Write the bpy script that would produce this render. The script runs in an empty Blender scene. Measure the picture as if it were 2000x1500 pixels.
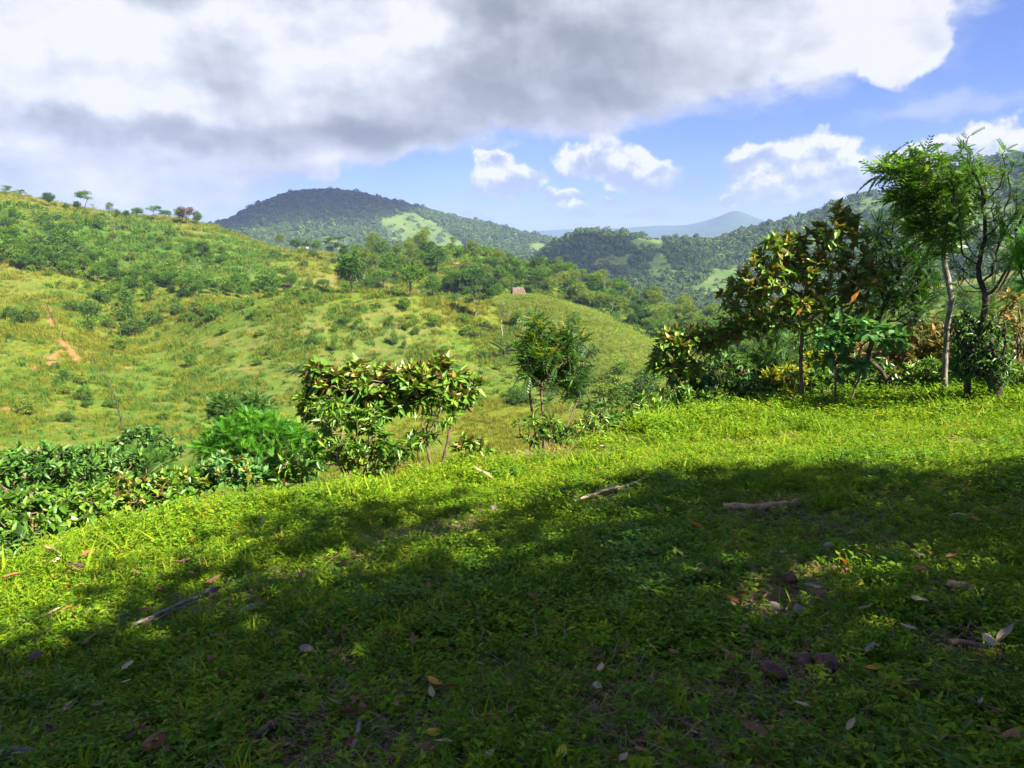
import bpy, math, random
import numpy as np

# ------------------------------------------------------------------ camera, world, sun
C = bpy.context.scene
F = 1480.0                       # focal length in pixels of a 2000 px wide picture
HY = 480.0                       # row of the true horizon
PITCH = math.atan((750 - HY) / F)
EYE = 1.6
EXPO = 1.78
cam_d = bpy.data.cameras.new('camera')
cam_d.sensor_width = 36.0
cam_d.lens = 36.0 * F / 2000.0
cam_d.clip_start = 0.05
cam_d.clip_end = 40000
cam = bpy.data.objects.new('camera', cam_d)
C.collection.objects.link(cam)
cam.location = (0, 0, EYE)
cam.rotation_euler = (math.pi / 2 - PITCH, 0, 0)
C.camera = cam
C.view_settings.view_transform = 'Standard'
C.view_settings.look = 'None'
C.view_settings.exposure = EXPO
C.view_settings.gamma = 1.0
C.render.engine = 'CYCLES'
C.cycles.max_bounces = 6
C.cycles.diffuse_bounces = 3
C.cycles.glossy_bounces = 1
C.cycles.transmission_bounces = 3
C.cycles.transparent_max_bounces = 8
C.cycles.volume_bounces = 0
C.cycles.sample_clamp_indirect = 4.0
C.cycles.use_adaptive_sampling = True
C.cycles.adaptive_threshold = 0.02
C.cycles.caustics_reflective = False
C.cycles.caustics_refractive = False

SUN_AZ, SUN_EL = math.radians(124), math.radians(44)
sd = bpy.data.lights.new('sun', 'SUN')
sd.energy = 5.0
sd.angle = math.radians(0.53)
sd.color = (1.0, 0.94, 0.84)
sun = bpy.data.objects.new('sun', sd)
C.collection.objects.link(sun)
S = np.array([math.sin(SUN_AZ) * math.cos(SUN_EL), math.cos(SUN_AZ) * math.cos(SUN_EL), math.sin(SUN_EL)])
sun.rotation_euler = (math.pi / 2 - SUN_EL, 0, math.pi - SUN_AZ)

def pix(px, py):
    """picture position -> azimuth and tangent of elevation"""
    a = (px - 1000.0) / F; b = -(py - 750.0) / F
    y = math.cos(PITCH) + math.sin(PITCH) * b
    z = -math.sin(PITCH) + math.cos(PITCH) * b
    return math.atan2(a, y), z / math.hypot(a, y)

def W(px, py, r):
    az, t = pix(px, py)
    return np.array([r * math.sin(az), r * math.cos(az), EYE + r * t])

def to_pix(P):
    P = np.atleast_2d(P).astype(float).copy(); P[:, 2] -= EYE
    d = P[:, 1] * math.cos(PITCH) - P[:, 2] * math.sin(PITCH)
    u = P[:, 1] * math.sin(PITCH) + P[:, 2] * math.cos(PITCH)
    d = np.where(d > 0.01, d, 0.01)
    return 1000 + F * P[:, 0] / d, 750 - F * u / d

# ---- sky
class N:
    """tiny helper that chains math nodes"""
    def __init__(s, nt): s.nt = nt
    def m(s, op, a, b=None, c=None, clamp=False):
        n = s.nt.nodes.new('ShaderNodeMath'); n.operation = op; n.use_clamp = clamp
        for i, v in enumerate((a, b, c)):
            if v is None: continue
            if isinstance(v, (int, float)): n.inputs[i].default_value = v
            else: s.nt.links.new(v, n.inputs[i])
        return n.outputs[0]
    def comb(s, x, y, z=0.0):
        n = s.nt.nodes.new('ShaderNodeCombineXYZ')
        for i, v in enumerate((x, y, z)):
            if isinstance(v, (int, float)): n.inputs[i].default_value = v
            else: s.nt.links.new(v, n.inputs[i])
        return n.outputs[0]
    def noise(s, vec, scale, detail=4, rough=0.55, dist=0.0, color=False, dim='3D'):
        n = s.nt.nodes.new('ShaderNodeTexNoise'); n.noise_dimensions = dim
        n.inputs['Scale'].default_value = scale; n.inputs['Detail'].default_value = detail
        n.inputs['Roughness'].default_value = rough; n.inputs['Distortion'].default_value = dist
        s.nt.links.new(vec, n.inputs['Vector'])
        return n.outputs['Color'] if color else n.outputs['Fac']
    def vm(s, op, a, b):
        n = s.nt.nodes.new('ShaderNodeVectorMath'); n.operation = op
        for i, v in enumerate((a, b)):
            if isinstance(v, (tuple, list)): n.inputs[i].default_value = v
            else: s.nt.links.new(v, n.inputs[i])
        return n.outputs['Value'] if op in ('LENGTH', 'DOT_PRODUCT') else n.outputs[0]
    def ss(s, x, lo, hi, a=0.0, b=1.0):
        n = s.nt.nodes.new('ShaderNodeMapRange'); n.interpolation_type = 'SMOOTHSTEP'
        s.nt.links.new(x, n.inputs[0])
        for i, v in enumerate((lo, hi, a, b)): n.inputs[i + 1].default_value = v
        return n.outputs[0]
    def mix(s, f, a, b, blend='MIX'):
        n = s.nt.nodes.new('ShaderNodeMix'); n.data_type = 'RGBA'; n.blend_type = blend
        for sock, v in ((n.inputs[0], f), (n.inputs[6], a), (n.inputs[7], b)):
            if isinstance(v, (int, float)): sock.default_value = v
            elif isinstance(v, (tuple, list)): sock.default_value = tuple(v) + (1.0,) * (4 - len(v))
            else: s.nt.links.new(v, sock)
        return n.outputs[2]

world = bpy.data.worlds.new('World'); C.world = world; world.use_nodes = True
wn = world.node_tree; wn.nodes.clear(); q = N(wn)
sky = wn.nodes.new('ShaderNodeTexSky'); sky.sky_type = 'NISHITA'; sky.sun_disc = False
sky.sun_elevation = SUN_EL; sky.sun_rotation = SUN_AZ
sky.air_density = 1.0; sky.dust_density = 0.3; sky.ozone_density = 2.5; sky.altitude = 300
tc = wn.nodes.new('ShaderNodeTexCoord')
sep = wn.nodes.new('ShaderNodeSeparateXYZ'); wn.links.new(tc.outputs['Generated'], sep.inputs[0])
X, Y, Z = sep.outputs
azn = q.m('ARCTAN2', X, Y)
eln = q.m('ARCTAN2', Z, q.m('SQRT', q.m('ADD', q.m('MULTIPLY', X, X), q.m('MULTIPLY', Y, Y))))
P0 = q.comb(azn, eln)
def field(P, ells):
    """union of soft ellipses given by their place in the sky"""
    out = None
    for (px, py, rx, ry) in ells:
        az, t = pix(px, py); el = math.atan(t)
        d = q.vm('LENGTH', q.vm('MULTIPLY', q.vm('SUBTRACT', P, (az, el, 0)), (F / rx, F / ry, 0)), (0, 0, 0))
        f = q.m('SUBTRACT', 1.0, d)
        out = f if out is None else q.m('SMOOTH_MAX', out, f, 0.12)
    return out
def A(v): return tuple(v)
E2 = 2.0 ** EXPO
# big grey cloud deck
deck = [(60, -60, 700, 322), (420, 60, 520, 240), (740, 60, 440, 228), (1050, 10, 430, 235), (1300, -30, 380, 215), (1540, -30, 260, 165),
        (1770, 60, 85, 90), (-300, -200, 900, 500), (800, -500, 1500, 520)]
lowdeck = [(60, 300, 260, 26), (330, 300, 220, 22), (560, 302, 200, 20), (740, 296, 110, 22)]
lowcum = [(200, 350, 75, 30), (290, 350, 60, 34), (370, 345, 50, 34), (455, 338, 44, 24), (628, 338, 34, 18), (30, 345, 90, 24)]
cum = [(940, 418, 40, 10), (1130, 418, 30, 10), (1100, 385, 36, 16), (1185, 385, 18, 13), (1425, 395, 22, 16), (1260, 425, 60, 9), (1390, 430, 40, 8), (1165, 305, 75, 44), (1175, 282, 34, 30), (1215, 335, 60, 32), (1270, 345, 65, 38), (1130, 310, 45, 35), (1235, 330, 60, 40), (965, 320, 38, 26), (1000, 350, 75, 32),
       (1110, 385, 40, 20), (1610, 300, 65, 48), (1560, 325, 90, 42), (1650, 340, 75, 50), (1470, 320, 60, 32), (1570, 360, 130, 35),
       (1950, 295, 110, 50), (1880, 300, 70, 40), (1780, 320, 60, 28), (2150, 330, 150, 70)]
thin = [(1590, 140, 120, 60), (1480, 190, 80, 30), (1330, 215, 120, 30), (1100, 240, 140, 40), (1850, 210, 200, 25), (1250, 420, 420, 40), (1000, 410, 160, 30), (1550, 400, 250, 45), (880, 425, 70, 18), (950, 415, 45, 18), (1820, 30, 90, 120)]
NW = q.noise(q.vm('ADD', P0, (3.1, 5.2, 1.0)), 6.0, 5, .6, color=True)
NF = q.noise(q.vm('ADD', P0, (7.1, 2.2, 4.0)), 26.0, 4, .6, color=True)
NWc = q.vm('SUBTRACT', NW, (.5, .5, .5)); NFc = q.vm('SUBTRACT', NF, (.5, .5, .5))
def wp(a, b):
    return q.vm('ADD', P0, q.vm('ADD', q.vm('MULTIPLY', NWc, (a, a * .7, 0)), q.vm('MULTIPLY', NFc, (b, b, 0))))
Pw = wp(.09, .03); Pc = wp(.03, .045)
Ps = q.vm('MULTIPLY', P0, (1, 1.7, 1))
n1 = q.noise(Ps, 9.0, 7, .56)
n2 = q.noise(P0, 30.0, 6, .6)
n1b = q.noise(q.vm('ADD', Ps, (0.03, 0.05, 0)), 9.0, 4, .5)
n2b = q.noise(q.vm('ADD', P0, (0.007, 0.012, 0)), 30.0, 4, .55)
fd = q.m('ADD', field(Pw, deck), q.m('ADD', q.m('MULTIPLY', q.m('SUBTRACT', n1, .5), .40), q.m('MULTIPLY', q.m('SUBTRACT', n2, .5), .16)))
dd = q.ss(fd, -0.01, 0.15)
fl = q.m('ADD', field(Pw, lowdeck), q.m('MULTIPLY', q.m('SUBTRACT', n1, .5), .9))
dl = q.ss(fl, 0.05, 0.45)
fc0 = field(Pc, cum); fsh = q.m('SUBTRACT', field(q.vm('ADD', Pc, (.004, -.014, 0)), cum), fc0)
fc = q.m('ADD', fc0, q.m('MULTIPLY', q.m('SUBTRACT', n2, .5), .9))
dc = q.ss(fc, -0.02, 0.27)
fl2 = q.m('ADD', field(Pc, lowcum), q.m('MULTIPLY', q.m('SUBTRACT', n2, .5), .9))
dl2 = q.ss(fl2, 0, 0.3)
ft = q.m('ADD', field(Pw, thin), q.m('MULTIPLY', q.m('SUBTRACT', q.noise(Ps, 20, 5, .62), .5), 1.8))
dt = q.ss(ft, 0.0, 1.0, 0, .75)
sh1 = q.m('SUBTRACT', n1, n1b)
sh2 = q.m('SUBTRACT', n2, n2b)
def lin(r, g, b):
    f = lambda c: (c / 255 / 12.92) if c / 255 < .04045 else ((c / 255 + .055) / 1.055) ** 2.4
    return (f(r), f(g), f(b))
def disp(r, g, b, k=1.0):      # display colour -> scene light at this exposure
    return tuple(v / E2 * k for v in lin(r, g, b))
bright = field(Pw, [(160, 80, 200, 110), (30, 120, 220, 130), (820, 40, 90, 70), (420, 80, 260, 90), (620, 130, 220, 70), (1700, 60, 180, 150), (1500, 60, 200, 60), (200, 190, 300, 60)])
darkf = field(Pw, [(1150, 140, 260, 90), (960, 50, 90, 90), (260, 262, 380, 22), (720, 262, 220, 28), (1000, 190, 260, 60), (430, 130, 80, 60), (300, -10, 60, 40)])
lum = q.m('ADD', q.m('MULTIPLY', sh1, 1.0), q.m('MULTIPLY', sh2, .35))
lum = q.m('ADD', lum, q.ss(bright, -.5, .9, 0, .42))
lum = q.m('SUBTRACT', lum, q.ss(darkf, -.6, .8, 0, .42))
lum = q.m('ADD', lum, q.ss(fd, 0.45, 0.05, 0, .14))
lum = q.m('ADD', lum, .63)
def ramp_(f, stops):
    n = wn.nodes.new('ShaderNodeValToRGB'); wn.links.new(f, n.inputs[0]); e = n.color_ramp.elements
    e[0].position = stops[0][0]; e[0].color = disp(*stops[0][1]) + (1,)
    e[1].position = stops[-1][0]; e[1].color = disp(*stops[-1][1]) + (1,)
    for p_, c_ in stops[1:-1]:
        x_ = e.new(p_); x_.color = disp(*c_) + (1,)
    return n.outputs[0]
rampd = ramp_(lum, [(0, (150, 158, 170)), (.25, (170, 177, 188)), (.5, (196, 202, 213)), (.75, (222, 226, 236)), (1, (250, 250, 254))])
lumc = q.m('ADD', q.m('MULTIPLY', sh2, 2.2), q.m('ADD', q.m('MULTIPLY', fsh, .9), .55))
rampc = ramp_(lumc, [(0.05, (184, 198, 224)), (.42, (214, 223, 239)), (.75, (255, 255, 255))])
skyc = q.mix(1.0, sky.outputs[0], (0.0275, 0.031, 0.050), 'MULTIPLY')
skyc = q.mix(q.ss(eln, 0.14, -0.01, 0, .35), skyc, disp(150, 180, 235))
skyc = q.mix(q.ss(n1b, .45, .75, 0, .30), skyc, disp(165, 190, 240))
cc = q.mix(dt, skyc, disp(200, 212, 240))
cc = q.mix(dl2, cc, q.mix(q.m('ADD', q.m('MULTIPLY', sh2, 1.6), .5, clamp=True), disp(186, 198, 226), disp(240, 244, 250)))
cc = q.mix(dc, cc, rampc)
cc = q.mix(dl, cc, q.mix(q.m('ADD', q.m('MULTIPLY', sh1, 1.6), .5, clamp=True), disp(188, 199, 224), disp(226, 231, 243)))
cc = q.mix(dd, cc, rampd)
# overhead (outside the picture) the cloud breaks up again
bg = wn.nodes.new('ShaderNodeBackground'); bg.inputs[1].default_value = 1.0
wn.links.new(cc, bg.inputs[0])
world.cycles.sampling_method = 'MANUAL'; world.cycles.sample_map_resolution = 256
wo = wn.nodes.new('ShaderNodeOutputWorld'); wn.links.new(bg.outputs[0], wo.inputs[0])

# ------------------------------------------------------------------ noise in numpy
def vnoise(x, y, seed=0):
    xi = np.floor(x).astype(np.int64); yi = np.floor(y).astype(np.int64)
    fx = x - xi; fy = y - yi
    fx = fx * fx * fx * (fx * (fx * 6 - 15) + 10); fy = fy * fy * fy * (fy * (fy * 6 - 15) + 10)
    def h(a, b):
        v = (a * 374761393 + b * 668265263 + seed * 974711) & 0xffffffff
        v = ((v ^ (v >> 13)) * 1274126177) & 0xffffffff
        return ((v ^ (v >> 16)) & 0xffff) / 65535.0
    return (h(xi, yi) * (1 - fx) + h(xi + 1, yi) * fx) * (1 - fy) + (h(xi, yi + 1) * (1 - fx) + h(xi + 1, yi + 1) * fx) * fy
def fbm(x, y, wl, octv=4, seed=0, gain=.5):
    s = 0; a = 1; t = 0
    for o in range(octv):
        s = s + a * (vnoise(x / wl + 17.3 * o, y / wl - 9.1 * o, seed + o) - .5); t += a; a *= gain; wl *= .5
    return s / t * 2

# ------------------------------------------------------------------ terrain
cols = {
 -900: [(6,1150),(40,1180),(90,1000),(130,900),(230,620),(330,500),(480,370),(700,450),(1500,500),(3000,500),(11000,490)],
 -400: [(6.6,1160),(14,1290),(40,1220),(90,1010),(130,900),(230,620),(330,500),(480,370),(700,450),(1500,520),(3000,520),(11000,490)],
 0: [(8,1080),(14,1240),(40,1250),(80,1080),(115,900),(170,740),(230,620),(330,500),(480,380),(700,470),(1500,530),(2500,520),(5000,500),(11000,488)],
 100: [(8.6,1045),(14,1210),(40,1230),(80,1070),(115,900),(170,745),(230,615),(320,520),(480,397),(700,490)],
 200: [(9,1010),(15,1180),(40,1220),(85,1060),(120,890),(170,755),(240,650),(310,550),(400,470),(480,418),(700,500),(1500,530),(2500,520),(5000,500),(11000,488)],
 300: [(9.6,985),(15,1150),(40,1200),(85,1040),(118,890),(165,775),(230,665),(290,570),(380,480),(475,424),(680,500)],
 400: [(10,965),(16,1130),(40,1180),(85,1020),(115,900),(150,800),(195,690),(240,610),(290,560),(350,510),(460,437),(650,500),(1500,520),(2200,450),(3000,500),(11000,488)],
 500: [(10.8,950),(17,1100),(42,1150),(88,1000),(118,895),(150,795),(190,680),(225,584),(265,600),(330,530),(445,472),(620,530),(1400,530),(2200,400),(3000,500)],
 600: [(11.5,935),(18,1080),(45,1120),(90,980),(120,890),(150,790),(190,660),(220,577),(260,610),(310,560),(400,494),(550,530),(1200,530),(1700,460),(2200,369),(3000,470),(6000,500),(11000,485)],
 700: [(11.7,915),(18,1070),(45,1110),(90,970),(120,885),(150,785),(190,660),(218,572),(262,620),(320,560),(395,505),(550,540),(1200,535),(1700,470),(2200,379),(3000,470)],
 800: [(12,900),(18,1060),(45,1100),(90,960),(120,880),(150,780),(190,660),(217,577),(262,625),(330,560),(390,505),(550,540),(1200,540),(1700,480),(2200,401),(3000,480),(6000,500),(11000,485)],
 900: [(12.5,888),(19,1050),(45,1090),(90,955),(120,870),(150,775),(185,680),(220,598),(255,610),(330,560),(415,486),(560,540),(1200,550),(1700,490),(2200,431),(3000,490)],
 960: [(205,640),(240,588)],
 1000: [(13,878),(20,1040),(45,1080),(90,950),(120,860),(150,770),(185,700),(240,582),(275,600),(330,570),(405,512),(600,560),(1200,560),(1700,510),(2200,459),(3000,490),(5500,490),(8500,457),(11000,480)],
 1100: [(13.6,857),(21,1020),(47,1070),(90,940),(120,840),(150,765),(190,680),(236,597),(280,620),(340,580),(390,548),(580,600),(950,600),(1250,500),(1380,482),(1800,510),(2200,478),(8500,450)],
 1200: [(14.5,835),(22,1000),(50,1050),(90,930),(120,820),(150,750),(190,672),(226,632),(280,640),(350,595),(380,580),(550,620),(900,600),(1300,464),(1700,500),(3000,500),(5500,490),(8500,449),(11000,480)],
 1300: [(15.3,812),(24,970),(52,1010),(95,900),(125,800),(155,735),(200,688),(270,690),(340,620),(355,606),(520,650),(850,610),(1300,474),(1700,505),(7500,443)],
 1400: [(16,795),(25,950),(55,980),(100,860),(140,770),(175,728),(230,700),(290,660),(330,630),(500,680),(800,620),(1000,560),(1400,464),(2000,485),(5000,480),(7000,427),(9000,470),(11000,480)],
 1500: [(16.8,783),(26,930),(58,950),(110,850),(180,730),(260,640),(310,604),(420,640),(620,640),(850,590),(1100,530),(1450,438),(2000,470),(7000,434)],
 1600: [(17.5,772),(28,900),(60,930),(120,850),(200,700),(300,592),(400,605),(600,610),(900,560),(1200,490),(1500,424),(2200,450),(6000,460),(11000,480)],
 1700: [(18,766),(28,890),(60,910),(120,830),(200,690),(300,588),(400,600),(600,600),(900,550),(1200,470),(1500,388),(2200,430)],
 1800: [(18.5,762),(28,880),(60,900),(120,820),(200,680),(300,584),(400,590),(600,590),(900,540),(1200,450),(1500,360),(2200,400),(6000,450),(11000,480)],
 1900: [(19,758),(28,870),(60,890),(120,810),(200,670),(300,580),(400,585),(600,575),(900,520),(1200,425),(1500,338),(2200,380)],
 2000: [(19.5,755),(28,860),(60,880),(120,800),(200,660),(300,577),(400,580),(600,560),(900,500),(1200,400),(1500,314),(2200,360),(6000,440),(11000,480)],
 2400: [(21,745),(28,820),(60,850),(120,780),(200,640),(300,560),(600,540),(900,470),(1200,360),(1500,260),(2200,330),(6000,440),(11000,480)],
 3000: [(24,740),(60,800),(200,640),(600,540),(1500,300),(3000,400),(11000,480)],
}
crest = [(450,426,2200),(540,383,2200),(570,374,2200),(640,369,2200),(850,416,2200),(950,443,2200),(1050,470,2200),(1042,520,1280),(1060,505,1280),
         (1080,493,1280),(1130,466,1290),(1160,460,1300),(1250,467,1300),(1350,470,1340),(1440,412,7000),(1470,424,7000),(1330,442,7500),(1380,432,7200),
         (870,484,418),(950,492,418),(1040,530,400),(1060,535,398),(1150,563,385),(1250,592,368),(1350,617,345),(540,488,420),(640,498,398),
         (550,580,222),(650,573,219),(750,573,217),(850,588,218),(930,622,210),(1060,586,238),(1130,606,232),(1170,618,228),(1250,660,218),(1280,678,210),(1330,704,198),
         (50,384,480),(150,408,480),(250,423,480),(350,427,470),(1050,462,2200),(1640,404,1500),(1660,394,1500)]
LIPA = [-1.2, -.62, -.52, -.40, -.26, -.10, 0, .09, .20, .37, .50, .60, 1.0]
LIPR = [5.8, 6.7, 7.7, 8.3, 8.25, 9.1, 9.4, 10.2, 12.4, 14.7, 15.5, 15.5, 19]
CP = []
for px_, lst in cols.items():
    if px_ != 960:
        az_ = pix(px_, lst[0][1])[0]; rl_ = float(np.interp(az_, LIPA, LIPR)) * 1.06; lst = lst[1:]
        CP.append((az_, math.log(rl_), -EYE / rl_ + .071 * math.sin(az_) - .127 * math.cos(az_) - .012))
    for (d_, py_) in lst:
        az_, t_ = pix(px_, py_); CP.append((az_, math.log(d_), t_))
for (px_, py_, d_) in crest:
    az_, t_ = pix(px_, py_); CP.append((az_, math.log(d_), t_))
PA, PB = 0.071, -0.127             # the near ground falls to the far side and the low side
def plane_t(az, r): return -EYE / r + PA * np.sin(az) + PB * np.cos(az)
CP = np.array(CP)
KU, CC = 2.2, 0.07
def phi(d2): return np.sqrt(d2 + CC * CC)
_u = CP[:, 0] * KU; _v = CP[:, 1]
Am = phi((_u[:, None] - _u) ** 2 + (_v[:, None] - _v) ** 2)
n_ = len(CP)
M = np.zeros((n_ + 1, n_ + 1)); M[:n_, :n_] = Am - 1e-4 * np.eye(n_); M[:n_, n_] = 1; M[n_, :n_] = 1
wts = np.linalg.solve(M, np.append(CP[:, 2], 0))
def rbf(az, lr):
    az = np.clip(az, -1.0, 1.0); sh = az.shape; u = az.ravel() * KU; v = lr.ravel(); out = np.empty(u.size)
    for s in range(0, u.size, 20000):
        out[s:s + 20000] = phi((u[s:s + 20000, None] - _u) ** 2 + (v[s:s + 20000, None] - _v) ** 2) @ wts[:n_] + wts[n_]
    return out.reshape(sh)
def lip(az):                        # distance at which the knoll's rim lies
    return np.interp(az, LIPA, LIPR)
def lip_nominal(az): return np.interp(az, [-1.2, -.6, -.3, 0, .3, .6, 1.0], [6, 7.2, 10, 12.5, 15.5, 19, 22])
AZg = np.linspace(-1.2, 1.2, 361); LRg = np.linspace(math.log(1.0), math.log(11000), 420)
azm, lrm = np.meshgrid(AZg, LRg, indexing='ij'); rm = np.exp(lrm)
tn = rbf(azm, np.maximum(lrm, math.log(6)))
L_ = lip(azm)
w_ = np.clip((lrm - np.log(L_ * .86)) / (np.log(L_ * 1.04) - np.log(L_ * .86)), 0, 1); w_ = w_ * w_ * (3 - 2 * w_)
tg = plane_t(azm, rm) * (1 - w_) + tn * w_
def smooth(x, a, b):
    x = np.clip((x - a) / (b - a), 0, 1); return x * x * (3 - 2 * x)
def height(x, y, detail=True):
    x = np.asarray(x, float); y = np.asarray(y, float)
    az = np.arctan2(x, y); r = np.maximum(np.hypot(x, y), .05); lr = np.log(np.maximum(r, 1.0))
    ia = np.clip((az + 1.2) / 2.4 * 360, 0, 359.999); ir = np.clip(lr / math.log(11000) * 419, 0, 418.999)
    a0 = ia.astype(int); r0 = ir.astype(int); fa = ia - a0; fr = ir - r0
    t = (tg[a0, r0] * (1 - fa) + tg[a0 + 1, r0] * fa) * (1 - fr) + (tg[a0, r0 + 1] * (1 - fa) + tg[a0 + 1, r0 + 1] * fa) * fr
    z = EYE + r * t
    zp = PA * x + PB * y                                        # plane near the feet
    z = np.where(r < 2.0, zp, z)
    back = smooth(np.abs(az), .95, 1.15)                         # behind the viewer: the knoll's flat top, then gentle hills
    zb = PA * np.clip(x, -30, 30) * .6 + PB * np.clip(y, 0, 30) - 0.05 * np.maximum(r - 25, 0) ** .9
    zb = np.maximum(zb, -60)
    z = z * (1 - back) + zb * back
    if detail:
        # gullies and hummocks, growing with distance from the viewer
        g = smooth(r, 60, 130) * (1 - smooth(r, 500, 900))
        z = z + g * (1.3 * fbm(x, y, 34, 3, 5) + .35 * fbm(x, y, 6, 3, 9))
        f = smooth(r, 700, 1300) * (1 - smooth(r, 3500, 5000))
        rid = 1 - np.abs(fbm(x * .8 + y * .25, y * .8 - x * .25, 520, 4, 21)) * 2
        z = z + f * (16 * (rid - .6) + 4 * fbm(x, y, 90, 3, 31))
        z = z + smooth(r, 4000, 6000) * (34 * fbm(x, y, 1100, 5, 41, .6) - 6)
        nr = 1 - smooth(r, 20, 40)
        z = z + nr * (.045 * fbm(x, y, 1.6, 3, 51) + .05 * smooth(r, 2, 9) * fbm(x, y, 4.5, 2, 55))
    return z
def hit(px, py, rmin=25.0, rmax=9000.0):
    az, t = pix(px, py)
    r = np.exp(np.linspace(math.log(rmin), math.log(rmax), 1500))
    x = r * math.sin(az); y = r * math.cos(az); z = height(x, y)
    d = (z - EYE) / r - t
    k = np.nonzero(d > 0)[0]
    i = k[0] if len(k) else int(np.argmax(d))
    return np.array([x[i], y[i], z[i]])

# ------------------------------------------------------------------ mesh helpers
def mesh(name, V, faces, mats=(), mi=None, smooth_=False, attrs=None):
    """faces: list of integer arrays, each (n, k)"""
    me = bpy.data.meshes.new(name)
    V = np.asarray(V, np.float32)
    me.vertices.add(len(V)); me.vertices.foreach_set('co', V.ravel())
    loops = np.concatenate([np.asarray(f, np.int32).ravel() for f in faces if len(f)])
    sizes = np.concatenate([np.full(len(f), np.asarray(f).shape[1], np.int32) for f in faces if len(f)])
    me.loops.add(len(loops)); me.loops.foreach_set('vertex_index', loops)
    me.polygons.add(len(sizes))
    st = np.concatenate([[0], np.cumsum(sizes)[:-1]]).astype(np.int32)
    me.polygons.foreach_set('loop_start', st)
    try: me.polygons.foreach_set('loop_total', sizes)
    except Exception: pass
    if mi is not None: me.polygons.foreach_set('material_index', np.asarray(mi, np.int32))
    me.polygons.foreach_set('use_smooth', np.full(len(sizes), smooth_, bool))
    for m in mats: me.materials.append(m)
    for k, (typ, arr) in (attrs or {}).items():
        a = me.attributes.new(k, typ, 'POINT')
        arr = np.asarray(arr, np.float32)
        a.data.foreach_set({'FLOAT': 'value', 'FLOAT_VECTOR': 'vector', 'FLOAT_COLOR': 'color'}[typ], arr.ravel())
    me.update(calc_edges=True)
    return me
def link(name, me, parent=None, coll=None):
    o = bpy.data.objects.new(name, me); (coll or C.collection).objects.link(o)
    if parent is not None: o.parent = parent
    return o
def tag(o, label=None, cat=None, group=None, kind=None):
    for k, v in (('label', label), ('category', cat), ('group', group), ('kind', kind)):
        if v: o[k] = v
    return o
def empty(name, loc, rz=0.0, sc=1.0):
    o = bpy.data.objects.new(name, None); C.collection.objects.link(o)
    o.empty_display_size = .2
    o.location = loc; o.rotation_euler = (0, 0, rz); o.scale = (sc, sc, sc)
    return o
def mat(name, rough=.8, spec=.3):
    m = bpy.data.materials.new(name); m.use_nodes = True; nt = m.node_tree
    b = nt.nodes['Principled BSDF']; b.inputs['Roughness'].default_value = rough
    b.inputs['Specular IOR Level'].default_value = spec
    return m, nt, b, N(nt)
def attr(nt, name, vec=False):
    n = nt.nodes.new('ShaderNodeAttribute'); n.attribute_name = name
    return n.outputs['Color' if vec else 'Fac']
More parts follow.
